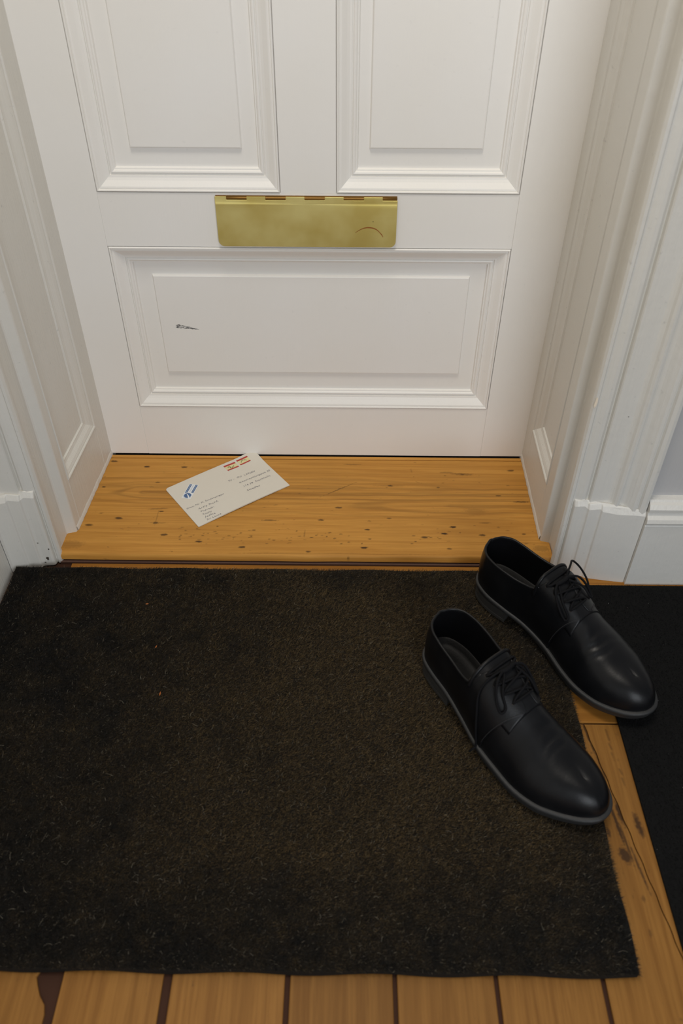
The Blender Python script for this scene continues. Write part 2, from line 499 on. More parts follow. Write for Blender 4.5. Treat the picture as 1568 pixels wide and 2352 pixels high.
ond(box('mullion', -0.1075, -0.0195, 0.0001, TH, 0.5475 + JT, 1.94 - JT, M_DOOR, door, 0.0003))

PROF = [(0.0000, 0.0045), (0.0008, 0.0045), (0.0010, -0.0002), (0.0018, -0.0015), (0.0030, -0.0018), (0.0042, -0.0010), (0.0048, 0.0012), (0.0062, 0.0006),
        (0.0085, 0.0012), (0.0120, 0.0038), (0.0160, 0.0068), (0.0200, 0.0090), (0.0232, 0.0097), (0.0236, 0.0122), (0.0248, 0.0122),
        (0.0258, 0.0104), (0.0276, 0.0098), (0.0296, 0.0106), (0.0312, 0.0130), (0.0330, 0.0132), (0.0345, 0.0172), (0.0345, 0.0190)]

def rect_moulding(name, x0, x1, z0, z1, prof, mat, parent, widths=None):
    """mitred moulding swept round a rectangle in the door plane; d goes inwards, y is depth"""
    V, F = [], []
    s = 1.0
    for (d, y) in prof:
        d *= s
        V += [(x0 + d, y, z0 + d), (x1 - d, y, z0 + d), (x1 - d, y, z1 - d), (x0 + d, y, z1 - d)]
    for i in range(len(prof) - 1):
        for k in range(4):
            a, b = i * 4 + k, i * 4 + (k + 1) % 4
            F.append((a, b, b + 4, a + 4))
    return link_mesh(name, V, F, mat, parent)

def raised_panel(name, x0, x1, z0, z1, fx0, fx1, fz0, fz1, mat, parent, yb=0.0172, yf=0.0128):
    e = 0.0022
    R = [(x0, x1, z0, z1, yb), (fx0 - e, fx1 + e, fz0 - e, fz1 + e, yb + 0.0003), (fx0 - 0.0003, fx1 + 0.0003, fz0 - 0.0003, fz1 + 0.0003, yf + 0.0004), (fx0 + 0.0008, fx1 - 0.0008, fz0 + 0.0008, fz1 - 0.0008, yf)]
    V, F = [], []
    for (a, b, c, d, y) in R:
        V += [(a, y, c), (b, y, c), (b, y, d), (a, y, d)]
    for i in range(3):
        for k in range(4):
            p, q = i * 4 + k, i * 4 + (k + 1) % 4
            F.append((p, q, q + 4, p + 4))
    F.append((12, 13, 14, 15))
    n = len(V)
    V += [(x0, 0.032, z0), (x1, 0.032, z0), (x1, 0.032, z1), (x0, 0.032, z1)]
    F += [(n + 1, n, n + 3, n + 2)] + [((k + 1) % 4, k, n + k, n + (k + 1) % 4) for k in range(4)]
    return link_mesh(name, V, F, mat, parent)

panels = [(-0.4000, -0.1075, 0.5475, 1.94, -0.3375, -0.1675, 0.612, 1.875),
          (-0.0195, 0.2715, 0.5475, 1.94, 0.0340, 0.2060, 0.613, 1.875),
          (-0.4000, 0.2715, 0.1372, 0.4585, -0.3355, 0.2090, 0.2085, 0.4000)]
for (x0, x1, z0, z1, a, b, c, d) in panels:
    p = ond(raised_panel('panel', x0 + 0.02, x1 - 0.02, z0 + 0.02, z1 - 0.02, a, b, c, d, M_DOOR, door))
    ond(rect_moulding('panel_molding', x0, x1, z0, z1, PROF, M_DOOR, door))

# pencil-grey scuff on the lower panel and tiny chips: thin flakes of exposed grey/dark under-paint
M_SCUFF = simple('scuff_grey', (0.16, 0.155, 0.15), 0.8)
V, F = [], []
for i in range(120):
    t = random.random() ** 1.3
    cx, cz = -0.307 + 0.037 * t, 0.3045 - 0.0065 * t + random.uniform(-1, 1) * 0.0042 * (1 - t) ** 0.8
    l, w = random.uniform(0.001, 0.0042), random.uniform(0.00018, 0.0005)
    a = -0.18 + random.uniform(-.12, .12)
    dx, dz = l * math.cos(a), l * math.sin(a)
    n = len(V)
    V += [(cx - dx, 0.01275, cz - dz), (cx, 0.01272, cz - w), (cx + dx, 0.01275, cz + dz), (cx, 0.01272, cz + w)]
    F.append((n, n + 1, n + 2, n + 3))
ond(tag(link_mesh('scuff_mark', V, F, M_SCUFF, door), 'grey scuffed scratch in the paint', kind='stuff'))

# ---- brass letter flap: a part of the door
def brass_mat():
    m, nt, b = new_mat('brushed_brass')
    b.inputs['Metallic'].default_value = 1.0
    n = N(nt, 'ShaderNodeTexNoise', Scale=1.0, Detail=5.0)
    nt.links.new(mapping(nt, (6, 6, 900)), n.inputs['Vector'])
    n2 = N(nt, 'ShaderNodeTexNoise', Scale=14.0, Detail=3.0)
    nt.links.new(mapping(nt, (1, 1, 1)), n2.inputs['Vector'])
    c = ramp(nt, n2.outputs[0], [(0.35, (0.84, 0.70, 0.23)), (0.65, (0.97, 0.87, 0.38))]).outputs[0]
    sp = N(nt, 'ShaderNodeTexVoronoi', Scale=30.0)
    nt.links.new(mapping(nt, (1, 1, 1)), sp.inputs['Vector'])
    c = mix(nt, ramp(nt, sp.outputs['Distance'], [(0.03, (0.8,) * 3), (0.05, (0,) * 3)]).outputs[0], c, (0.16, 0.10, 0.03))
    nt.links.new(c, b.inputs['Base Color'])
    r = N(nt, 'ShaderNodeMapRange'); r.inputs[3].default_value = 0.46; r.inputs[4].default_value = 0.62
    nt.links.new(n2.outputs[0], r.inputs[0]); nt.links.new(r.outputs[0], b.inputs['Roughness'])
    b.inputs['Anisotropic'].default_value = 0.55
    bp = N(nt, 'ShaderNodeBump', Strength=0.12, Distance=0.0004)
    nt.links.new(n.outputs[0], bp.inputs['Height'])
    nt.links.new(bp.outputs[0], b.inputs['Normal'])
    return m
M_BRASS = brass_mat()
M_BRASSD = simple('dark_brass', (0.30, 0.17, 0.05), 0.5, 1.0)
bx0, bx1, bz0, bz1 = -0.2125, 0.0785, 0.4625, 0.5385
slots = [(-0.2125 + 0.0185 + k * 0.0622, -0.2125 + 0.0185 + k * 0.0622 + 0.0322) for k in range(5)]
outl = []
R = 0.010
for k in range(9):      # bottom right corner
    a = -math.pi / 2 + k / 8 * math.pi / 2
    outl.append((bx1 - R + R * math.cos(a), bz0 + R + R * math.sin(a)))
top = [(bx1, bz1)]
for (s0, s1) in reversed(slots):
    s1 = min(s1, bx1)
    if s1 < bx1: top += [(bx1 if not top[1:] else top[-1][0], 0.5435), (s1, 0.5435), (s1, bz1)]
    top += [(s0, bz1)]
    top += [(s0, 0.5435)]
# explicit tooth line from right to left
top = []
x = bx1
for (s0, s1) in reversed(slots):
    s1 = min(s1, bx1)
    if s1 < x - 1e-6: top += [(x, 0.5435), (s1, 0.5435)]
    top += [(s1, bz1), (s0, bz1)]
    x = s0
top += [(x, 0.5435), (bx0, 0.5435)]
outl += top
for k in range(9):
    a = math.pi + k / 8 * math.pi / 2
    outl.append((bx0 + R + R * math.cos(a), bz0 + R + R * math.sin(a)))
bm = bmesh.new()
vs = [bm.verts.new((p[0], 0, p[1])) for p in outl]
fc = bm.faces.new(vs)
ex = bmesh.ops.extrude_face_region(bm, geom=[fc])
for v in [g for g in ex['geom'] if isinstance(g, bmesh.types.BMVert)]: v.co.y -= 0.0016
bmesh.ops.recalc_face_normals(bm, faces=bm.faces)
for v in bm.verts:      # hangs a touch proud at the lower edge
    v.co.y += -0.0030 - 0.0022 * (0.5435 - v.co.z) / 0.08
me = bpy.data.meshes.new('mail_flap'); bm.to_mesh(me); bm.free()
me.materials.append(M_BRASS)
flap = bpy.data.objects.new('mail_flap', me); COL.objects.link(flap); flap.parent = door; ond(flap)
tag(flap, 'brushed brass letter flap with rounded lower corners')
bevel_mod(flap, 0.0005)
h = box('hinge_leaf', bx0 + 0.001, bx1 - 0.0008, -0.0022, 0.0002, 0.500, 0.5442, M_BRASSD, flap)
V, F = [], []
pn = tube('hinge_pin', [(bx0 + 0.001, -0.0030, 0.5412), (-0.06, -0.0030, 0.5412), (bx1 - 0.0006, -0.0030, 0.5412)], 0.0016, M_BRASSD, flap, seg=8, n=4)
M_RUST = simple('rust_scratch', (0.36, 0.13, 0.03), 0.6, 0.6)
pts = [(0.012, 0.487), (0.022, 0.493), (0.033, 0.4955), (0.045, 0.493), (0.054, 0.485), (0.0575, 0.480)]
V, F = [], []
C = catmull([(p[0], -0.00625 - 0.0022 * 0.0, p[1]) for p in pts], 6)
for i, p in enumerate(C):
    w = 0.0004 + 0.0006 * math.sin(math.pi * i / len(C)) + (0.0005 if i > len(C) * 0.75 else 0)
    yy_ = -0.0030 - 0.0016 - 0.0022 * (0.5435 - p[2]) / 0.08 - 0.00005
    V += [(p[0], yy_, p[2] - w), (p[0], yy_, p[2] + w)]
for i in range(len(C) - 1): F.append((2 * i, 2 * i + 2, 2 * i + 3, 2 * i + 1))
link_mesh('scratch', V, F, M_RUST, flap)

# ================================================================== JAMBS, CASINGS, WALLS
ZT = 2.06
def jamb(name, sgn, x_back, x_front, y_front, x_step, y_step2, label):
    """panelled reveal: back stile, front stile, rails, sunk panel, moulding, stepped front edge"""
    root = empty(name, (x_back, -0.1, 0.0))
    tag(root, label, kind='structure')
    def fx(y): return x_back + (x_front - x_back) * (y / y_front)
    def put(o):
        o.location = -Vector(root.location); return o
    th = 0.03 * sgn
    yb, yf, zb, zt = -0.046, -0.207, 0.122, 1.95
    def piece(nm, y0, y1, z0, z1):
        P = [(fx(y0), y0), (fx(y1), y1), (fx(y1) + th, y1), (fx(y0) + th, y0)]
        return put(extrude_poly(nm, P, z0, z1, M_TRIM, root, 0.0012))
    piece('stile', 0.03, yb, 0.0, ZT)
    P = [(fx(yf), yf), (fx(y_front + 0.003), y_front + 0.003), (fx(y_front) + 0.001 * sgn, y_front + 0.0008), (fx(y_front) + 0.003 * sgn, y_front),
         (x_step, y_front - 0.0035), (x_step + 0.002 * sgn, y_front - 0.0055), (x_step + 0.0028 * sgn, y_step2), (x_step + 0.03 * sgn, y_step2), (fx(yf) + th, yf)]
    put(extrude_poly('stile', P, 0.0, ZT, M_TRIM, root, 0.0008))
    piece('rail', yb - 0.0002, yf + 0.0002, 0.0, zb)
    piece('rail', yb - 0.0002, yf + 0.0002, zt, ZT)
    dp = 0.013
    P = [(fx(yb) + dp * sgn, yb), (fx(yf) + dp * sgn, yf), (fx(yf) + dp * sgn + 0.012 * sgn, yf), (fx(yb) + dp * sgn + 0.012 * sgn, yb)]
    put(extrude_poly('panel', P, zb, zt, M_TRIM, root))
    # moulding ring inside the opening: d inwards, depth into the jamb
    prof = [(0.0, 0.0015), (0.0008, -0.0012), (0.0022, -0.0017), (0.0038, -0.0008), (0.0046, 0.0014), (0.0065, 0.0014), (0.012, 0.0036), (0.019, 0.0085), (0.0235, 0.0098), (0.0255, 0.0100), (0.027, 0.0132)]
    V, F = [], []
    for (d, q) in prof:
        for (y, z) in ((yf + d, zb + d), (yb - d, zb + d), (yb - d, zt - d), (yf + d, zt - d)):
            V.append((fx(y) + q * sgn, y, z))
    for i in range(len(prof) - 1):
        for k in range(4):
            a, b = i * 4 + k, i * 4 + (k + 1) % 4
            F.append((a, b, b + 4, a + 4))
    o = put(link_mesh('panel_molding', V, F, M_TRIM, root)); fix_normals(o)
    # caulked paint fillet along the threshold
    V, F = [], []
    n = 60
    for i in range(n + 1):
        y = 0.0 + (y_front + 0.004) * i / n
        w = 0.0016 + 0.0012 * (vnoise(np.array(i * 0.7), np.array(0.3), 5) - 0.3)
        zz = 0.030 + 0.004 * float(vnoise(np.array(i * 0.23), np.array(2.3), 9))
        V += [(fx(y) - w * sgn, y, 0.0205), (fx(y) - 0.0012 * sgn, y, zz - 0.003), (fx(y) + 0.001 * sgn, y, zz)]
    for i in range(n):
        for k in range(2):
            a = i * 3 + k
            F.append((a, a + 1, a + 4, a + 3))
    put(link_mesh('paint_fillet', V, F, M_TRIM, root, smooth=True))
    return root
jamb('trim_2', 1, 0.3552, 0.3510, -0.2430, 0.3660, -0.2845, 'white panelled door reveal on the right, creamy and worn')
jamb('trim_3', -1, -0.4755, -0.4880, -0.2300, -0.5030, -0.2770, 'white panelled door reveal on the left with bright beaded edge')

CAS = [(0.3690, -0.2840), (0.3640, -0.2846), (0.3620, -0.2880), (0.3622, -0.2925), (0.3650, -0.2965), (0.3690, -0.2970), (0.3712, -0.2945), (0.3735, -0.2945),
       (0.3775, -0.2965), (0.3830, -0.2985), (0.3880, -0.2985), (0.3918, -0.2955), (0.3930, -0.2935), (0.3945, -0.2935), (0.3958, -0.2990), (0.3975, -0.3010),
       (0.4100, -0.3014), (0.4250, -0.3014), (0.4280, -0.3028), (0.4310, -0.3050), (0.4335, -0.3085), (0.4370, -0.3110), (0.4405, -0.3105), (0.4425, -0.3070),
       (0.4450, -0.3062), (0.4500, -0.3085), (0.4560, -0.3135), (0.4620, -0.3180), (0.4665, -0.3188), (0.4683, -0.3155), (0.4702, -0.3155), (0.4725, -0.3195),
       (0.4780, -0.3215), (0.4830, -0.3205), (0.4848, -0.3170), (0.4850, -0.280), (0.369, -0.280)]
PLI = [(0.3735, -0.2900), (0.3728, -0.2995), (0.3740, -0.3045), (0.3780, -0.3060), (0.3900, -0.3070), (0.3945, -0.3085), (0.3965, -0.3118), (0.4150, -0.3125),
       (0.4172, -0.3160), (0.4420, -0.3205), (0.4700, -0.3250), (0.4840, -0.3265), (0.4862, -0.3240), (0.4862, -0.2850)]

def casing(name, tr, label, clip=None):
    c0 = [tr(*p) for p in CAS]
    p0 = [tr(p[0], p[1] + (0.003 if p[1] < -0.295 else 0)) for p in PLI]
    if clip is not None:
        c0 = [(max(x, clip), y) for x, y in c0]
        p0 = [(max(x, clip), y) for x, y in p0]
    root = empty(name, (sum(p[0] for p in c0) / len(c0), sum(p[1] for p in c0) / len(c0), 0))
    tag(root, label, kind='structure')
    def put(o): o.location = -Vector(root.location); return o
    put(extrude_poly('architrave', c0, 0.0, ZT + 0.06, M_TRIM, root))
    # plinth block: uneven chipped top edge
    n = len(p0)
    V, F = [], []
    for z, k in ((0.0, 0), (0.1585, 0), (0.1680, 1)):
        for i, (x, y) in enumerate(p0):
            zz = z if z == 0 else z + 0.002 * math.sin(i * 1.9 + 0.6) - 0.006 * (i / n)
            yy2 = y + (0.0040 if k else 0) if i not in (0, n - 1) else y
            V.append((x, yy2, zz))
    for r in range(2):
        for i in range(n - 1):
            a = r * n + i
            F.append((a, a + 1, a + 1 + n, a + n))
        F.append((r * n + n - 1, r * n, (r + 1) * n, (r + 1) * n + n - 1))
    F.append(tuple(range(2 * n, 3 * n)))
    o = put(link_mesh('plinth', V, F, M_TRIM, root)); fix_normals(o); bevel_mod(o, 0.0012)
    return root
CR = casing('trim_4', lambda x, y: (x, y), 'white moulded door casing on the right with chipped plinth block')
CL_ = casing('trim_5', lambda x, y: (-0.5035 - (x - 0.3640), y + 0.0085), 'bluish white moulded door casing on the left against the side wall', clip=-0.584)

# chipped paint: dark flakes on the left plinth, a bare cream flake on the right bead
M_CHIP = simple('bare_dark_wood', (0.05, 0.038, 0.028), 0.8)
M_CREAM_CHIP = simple('bare_cream_primer', (0.86, 0.74, 0.58), 0.7)
def flake(parent, x, y, z, w, h, mat, seed, nrm=(0, -1)):
    r = random.Random(seed)
    n = 14
    V = [(0, 0, 0)]
    for i in range(n):
        a = 2 * math.pi * i / n
        k = r.uniform(0.65, 1.1)
        V.append((w * k * math.cos(a), 0, h * k * math.sin(a)))
    V = [(p[0] + x, y, p[2] + z) for p in V]
    F = [(0, 1 + i, 1 + (i + 1) % n) for i in range(n)]
    o = link_mesh('paint_chip', V, F, mat, parent); o.location = -Vector(parent.location)
    return o
flake(CL_, -0.5233, -0.2957, 0.0175, 0.0030, 0.0045, M_CHIP, 1)
flake(CL_, -0.5310, -0.2966, 0.0560, 0.0016, 0.0012, M_CHIP, 2)
flake(CL_, -0.5165, -0.2951, 0.0400, 0.0012, 0.0019, M_CHIP, 3)
flake(CL_, -0.5290, -0.2964, 0.0085, 0.0019, 0.0014, M_CHIP, 4)
flake(CR, 0.3662, -0.2976, 0.3560, 0.0022, 0.0095, M_CREAM_CHIP, 5)
flake(CR, 0.4180, -0.3019, 0.3350, 0.0010, 0.0008, M_CHIP, 6)

# head of the opening and the door wall
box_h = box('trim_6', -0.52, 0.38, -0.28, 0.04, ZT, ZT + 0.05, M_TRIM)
tag(box_h, 'white head lining above the door opening', kind='structure')
w = box('wall_back', 0.478, 2.2, -0.3065, -0.20, -0.004, 2.7, M_WALL); tag(w, 'pale grey papered wall to the right of the door casing', kind='structure')
w = box('wall_over_door', -0.62, 0.478, -0.2795, -0.20, ZT + 0.05, 2.7, M_WALL); w.name = 'wall_top'; tag(w, 'pale wall above the door opening', kind='structure')
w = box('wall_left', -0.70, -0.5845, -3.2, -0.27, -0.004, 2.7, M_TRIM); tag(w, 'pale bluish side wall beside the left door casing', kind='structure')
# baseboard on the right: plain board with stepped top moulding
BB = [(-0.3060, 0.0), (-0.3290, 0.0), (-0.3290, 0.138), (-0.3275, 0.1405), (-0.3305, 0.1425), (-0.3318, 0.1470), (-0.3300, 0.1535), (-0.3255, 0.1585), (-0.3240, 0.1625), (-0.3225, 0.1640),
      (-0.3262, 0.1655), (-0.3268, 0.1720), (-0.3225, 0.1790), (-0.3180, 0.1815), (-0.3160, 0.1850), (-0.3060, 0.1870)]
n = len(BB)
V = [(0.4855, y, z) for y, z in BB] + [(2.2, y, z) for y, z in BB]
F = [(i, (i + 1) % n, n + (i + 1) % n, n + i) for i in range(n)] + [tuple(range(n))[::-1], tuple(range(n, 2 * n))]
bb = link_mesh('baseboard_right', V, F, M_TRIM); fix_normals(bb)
tag(bb, 'white baseboard with moulded top right of the casing', kind='structure')

# ================================================================== DOORMAT
def fibre_field(name, x0, x1, y0, y1, n, h0, h1, zbase, colfn, mat, parent, lean=(0.6, -0.2), width=0.00045, edge=0.004, wild=0.5, seed=1, zfn=None):
    r = np.random.default_rng(seed)
    x, y = r.uniform(x0, x1, n), r.uniform(y0, y1, n)
    # ragged border
    bx = edge * (fbm(y * 60, y * 0 + 3, seed + 40) - 0.35)
    by = edge * (fbm(x * 60, x * 0 + 7, seed + 50) - 0.35)
    x = np.clip(x, x0 + bx, x1 - bx)
    y = np.clip(y, y0 + by, y1 - by)
    L = r.uniform(h0, h1, n)
    dx = lean[0] + wild * r.normal(size=n)
    dy = lean[1] + wild * r.normal(size=n)
    # pile leans outwards at the border
    dx += 1.0 * np.clip(1 - (x1 - x) / 0.01, 0, 1) - 1.0 * np.clip(1 - (x - x0) / 0.01, 0, 1)
    dy += 1.0 * np.clip(1 - (y1 - y) / 0.01, 0, 1) - 1.0 * np.clip(1 - (y - y0) / 0.01, 0, 1)
    D = np.stack([dx, dy, np.full(n, 1.0)], 1)
    D /= np.linalg.norm(D, axis=1)[:, None]
    zb = np.full(n, zbase) if zfn is None else zfn(x, y)
    B = np.stack([x, y, zb], 1)
    T = B + D * L[:, None]
    a = r.uniform(0, 2 * np.pi, n)
    S = np.stack([np.cos(a), np.sin(a), np.zeros(n)], 1) * (width * r.uniform(0.6, 1.3, n))[:, None]
    V = np.empty((n * 3, 3), np.float32)
    V[0::3], V[1::3], V[2::3] = B - S, B + S, T
    C = colfn(x, y, r).astype(np.float32)
    C3 = np.repeat(C, 3, axis=0)
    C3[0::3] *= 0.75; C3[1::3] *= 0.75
    me = bpy.data.meshes.new(name)
    me.vertices.add(n * 3)
    me.vertices.foreach_set('co', V.ravel())
    me.loops.add(n * 3)
    me.loops.foreach_set('vertex_index', np.arange(n * 3, dtype=np.int32))
    me.polygons.add(n)
    me.polygons.foreach_set('loop_start', np.arange(0, n * 3, 3, dtype=np.int32))
    me.polygons.foreach_set('loop_total', np.full(n, 3, np.int32))
    at = me.color_attributes.new('tint', 'FLOAT_COLOR', 'POINT')
    at.data.foreach_set('color', np.concatenate([C3, np.ones((n * 3, 1), np.float32)], 1).ravel())
    me.update(calc_edges=True)
    me.materials.append(mat)
    o = bpy.data.objects.new(name, me)
    COL.objects.link(o)
    o.parent = parent
    tag(o, kind='stuff')
    return o

def fibre_mat(name, rough=0.7, spec=0.25):
    m, nt, b = new_mat(name)
    at = N(nt, 'ShaderNodeAttribute', attribute_name='tint')
    nt.links.new(at.outputs['Color'], b.inputs['Base Color'])
    b.inputs['Roughness'].default_value = rough
    b.inputs['Specular IOR Level'].default_value = spec
    return m
M_FIB = fibre_mat('coir_fibre', 0.75, 0.2)
M_FIB2 = fibre_mat('rug_fibre', 0.8, 0.1)
M_MATB = simple('mat_backing', (0.014, 0.012, 0.010), 0.95, spec=0.1, bump=0.8, bscale=300)
M_RUGB = simple('rug_backing', (0.008, 0.008, 0.008), 0.95, spec=0.1, bump=0.8, bscale=400)

mx0, mx1, my0, my1 = -0.5755, 0.3440, -0.9500, -0.3110
doormat = empty('doormat', ((mx0 + mx1) / 2, (my0 + my1) / 2, 0.0))
tag(doormat, 'large worn black and brown coir doormat in front of the threshold', 'doormat')
ML = Vector(doormat.location)
# backing slab with slightly wavy outline
V, F = [], []
nn = 60
ring = [(mx0 + (mx1 - mx0) * i / nn, my0) for i in range(nn)] + [(mx1, my0 + (my1 - my0) * i / nn) for i in range(nn)] + \
       [(mx1 - (mx1 - mx0) * i / nn, my1) for i in range(nn)] + [(mx0, my1 - (my1 - my0) * i / nn) for i in range(nn)]
ring = [(x + 0.0015 * math.sin(y * 47) * (1 if x in (mx0, mx1) else 0), y + 0.0015 * math.sin(x * 39)) for x, y in ring]
ring = [(min(max(x, mx0), mx1 + 0.002), y) for x, y in ring]
o = extrude_poly('backing', ring, 0.0004, 0.0112, M_MATB, doormat)
o.location = -ML

def mat_cols(x, y, r):
    n = len(x)
    # trodden brown middle, blacker towards the edges and the left corner
    cx = np.exp(-(((x - 0.02) / 0.34) ** 2 + ((y + 0.60) / 0.24) ** 2) ** 1.3)
    worn = np.clip(0.30 + 0.75 * cx + 0.9 * (fbm(x * 6, y * 6, 31) - 0.5), 0.05, 1)
    worn *= np.clip(0.30 + (x + 0.58) / 0.45, 0.3, 1.0)
    worn *= np.clip((y + 0.965) / 0.16, 0.45, 1) * np.clip((0.36 - x) / 0.10, 0.5, 1)
    worn = np.clip(worn + 0.75 * np.exp(-(((x - 0.02) / 0.05) ** 2 + ((y + 0.40) / 0.035) ** 2)) + 0.45 * np.exp(-(((x + 0.06) / 0.04) ** 2 + ((y + 0.37) / 0.03) ** 2)), 0, 1.3)
    dark = np.array([0.0135, 0.0140, 0.0142]); brown = np.array([0.150, 0.102, 0.046]); pale = np.array([0.30, 0.26, 0.19])
    worn = np.clip(worn + 0.7 * (fbm(x * 38, y * 38, 91) - 0.5) + 0.5 * (fbm(x * 110, y * 160, 95) - 0.5), 0.02, 1.3)
    k = np.clip(r.uniform(0, 1, n) * 1.5 * worn, 0, 1)[:, None]
    C = dark * (1 - k) + brown * k
    C *= 0.86 * r.uniform(0.55, 1.5, n)[:, None]
    p = r.uniform(0, 1, n) < 0.030 + 0.025 * (fbm(x * 40, y * 40, 77) > 0.55)
    C[p] = pale * r.uniform(0.2, 0.85, p.sum())[:, None]
    return C
def pile_z(x, y): return 0.0112 + 0.0018 * (fbm(x * 45, y * 45, 61) - 0.5)
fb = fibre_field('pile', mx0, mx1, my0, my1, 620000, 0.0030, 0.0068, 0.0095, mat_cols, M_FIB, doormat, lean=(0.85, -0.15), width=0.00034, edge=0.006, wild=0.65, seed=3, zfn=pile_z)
fb.location = -ML
# loose pale hairs lying on the pile
V, F = [], []
for i in range(520):
    x, y = random.uniform(mx0 + 0.01, mx1 - 0.01), random.uniform(my0 + 0.01, my1 - 0.01)
    a, l, cv = random.uniform(0, math.pi), random.uniform(0.002, 0.007) + 0.006 * random.random() ** 4, random.uniform(-1.2, 1.2)
    w = random.uniform(0.00006, 0.00014)
    n = len(V); px, py = x, y
    for s in range(6):
        t = s / 5
        aa = a + cv * t
        z = 0.0168 + 0.0015 * math.sin(math.pi * t)
        V += [(px - w * math.sin(aa), py + w * math.cos(aa), z), (px + w * math.sin(aa), py - w * math.cos(aa), z)]
        px += l / 5 * math.cos(aa); py += l / 5 * math.sin(aa)
    for s in range(5): F.append((n + 2 * s, n + 2 * s + 2, n + 2 * s + 3, n + 2 * s + 1))
M_HAIR = simple('loose_hair', (0.17, 0.15, 0.11), 0.6)
hs_ = tag(link_mesh('loose_fibers', V, F, M_HAIR, doormat), kind='stuff'); hs_.location = -ML
# two orange crumbs on the mat
M_CRUMB = simple('orange_crumb', (0.55, 0.16, 0.03), 0.7)

# ================================================================== DARK RUG on the right
rx0, rx1, ry0, ry1 = 0.4045, 0.98, -1.30, -0.3345
rug = empty('rug', ((rx0 + rx1) / 2, (ry0 + ry1) / 2, 0))
tag(rug, 'thin plain black rug running off the right edge beside the baseboard', 'rug')
RL = Vector(rug.location)
R_ = 0.012
ring = []
for (cx, cy, a0) in ((rx0 + R_, ry0 + R_, math.pi), (rx1 - R_, ry0 + R_, 1.5 * math.pi), (rx1 - R_, ry1 - R_, 0), (rx0 + R_, ry1 - R_, 0.5 * math.pi)):
    for k in range(6):
        a = a0 + k / 5 * math.pi / 2
        ring.append((cx + R_ * math.cos(a), cy + R_ * math.sin(a)))
o = extrude_poly('backing', ring, 0.0002, 0.0045, M_RUGB, rug, 0.001); o.location = -RL
def rug_cols(x, y, r):
    n = len(x)
    C = np.array([0.0085, 0.0085, 0.009]) * r.uniform(0.4, 1.9, n)[:, None]
    p = r.uniform(0, 1, n) < 0.0012
    C[p] = np.array([0.22, 0.22, 0.21])
    return C
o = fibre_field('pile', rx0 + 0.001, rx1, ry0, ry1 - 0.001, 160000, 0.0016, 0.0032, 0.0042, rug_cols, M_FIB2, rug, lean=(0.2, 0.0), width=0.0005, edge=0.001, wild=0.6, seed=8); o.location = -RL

# ================================================================== ENVELOPE
M_PAPER = simple('envelope_paper', (0.70, 0.66, 0.58), 0.75, spec=0.2, bump=0.15, bscale=90)
M_STICK = simple('sticker_white', (0.78, 0.80, 0.82), 0.5)
M_BLUE = simple('sticker_blue', (0.075, 0.145, 0.30), 0.5)
M_RED = simple('stamp_red', (0.45, 0.035, 0.03), 0.6)
M_CREAM = simple('stamp_cream', (0.72, 0.66, 0.36), 0.6)
M_GREEN = simple('stamp_green', (0.17, 0.19, 0.06), 0.6)
M_INK = simple('pen_ink', (0.10, 0.10, 0.14), 0.6)
EW, EH, ET = 0.200, 0.132, 0.0016
env = empty('envelope', (-0.2285, -0.1022, 0.0203), math.radians(37))
tag(env, 'handwritten cream envelope lying on the pine threshold against the door', 'envelope')
def ez(u, v):
    """height of the sheet: gently domed, the far right corner bends up against the door"""
    a, b = u / EW, v / EH
    z = 0.0022 * math.sin(math.pi * min(max(a, 0), 1)) * (0.5 + 0.5 * b)
    d = math.hypot((EW - u), v)
    return z + 0.0065 * max(0, 1 - d / 0.055) ** 2
def ep(u, v, h=0.0):
    # u right along the long edge, v down from the top edge
    du = 0.0
    return (u - EW / 2, EH / 2 - v, ET + ez(u, v) + h)
nu, nv = 40, 28
V, F = [], []
rc = 0.006
def inside(u, v):
    """round the two upper corners"""
    for (cx, sx) in ((rc, -1), (EW - rc, 1)):
        if v < rc and (u - cx) * sx > 0:
            dx, dy = u - cx, v - rc
            d = math.hypot(dx, dy)
            m = max(abs(dx), abs(dy))
            if d > 1e-9: dx, dy = dx * m / d, dy * m / d
            return cx + dx, rc + dy
    return u, v
us = sorted(set([EW * i / nu for i in range(nu + 1)] + [rc * k / 4 for k in range(5)] + [EW - rc * k / 4 for k in range(5)]))
vs_ = sorted(set([EH * j / nv for j in range(nv + 1)] + [rc * k / 4 for k in range(5)]))
nu, nv = len(us) - 1, len(vs_) - 1
for v in vs_:
    for u in us:
        a, b = inside(u, v); V.append(ep(a, b))
for v in vs_:
    for u in us:
        a, b = inside(u, v); p = ep(a, b); V.append((p[0], p[1], max(0.0001, p[2] - ET - 0.4 * ez(a, b))))
n1 = (nu + 1) * (nv + 1)
for j in range(nv):
    for i in range(nu):
        a = j * (nu + 1) + i
        F.append((a, a + nu + 1, a + nu + 2, a + 1)); F.append((n1 + a, n1 + a + 1, n1 + a + nu + 2, n1 + a + nu + 1))
brd = [i for i in range(nu + 1)] + [j * (nu + 1) + nu for j in range(1, nv + 1)] + [nv * (nu + 1) + i for i in range(nu - 1, -1, -1)] + [j * (nu + 1) for j in range(nv - 1, 0, -1)]
for q in range(len(brd)):
    a, b = brd[q], brd[(q + 1) % len(brd)]
    F.append((a, b, n1 + b, n1 + a))
o = link_mesh('sheet', V, F, M_PAPER, env, smooth=False); fix_normals(o)

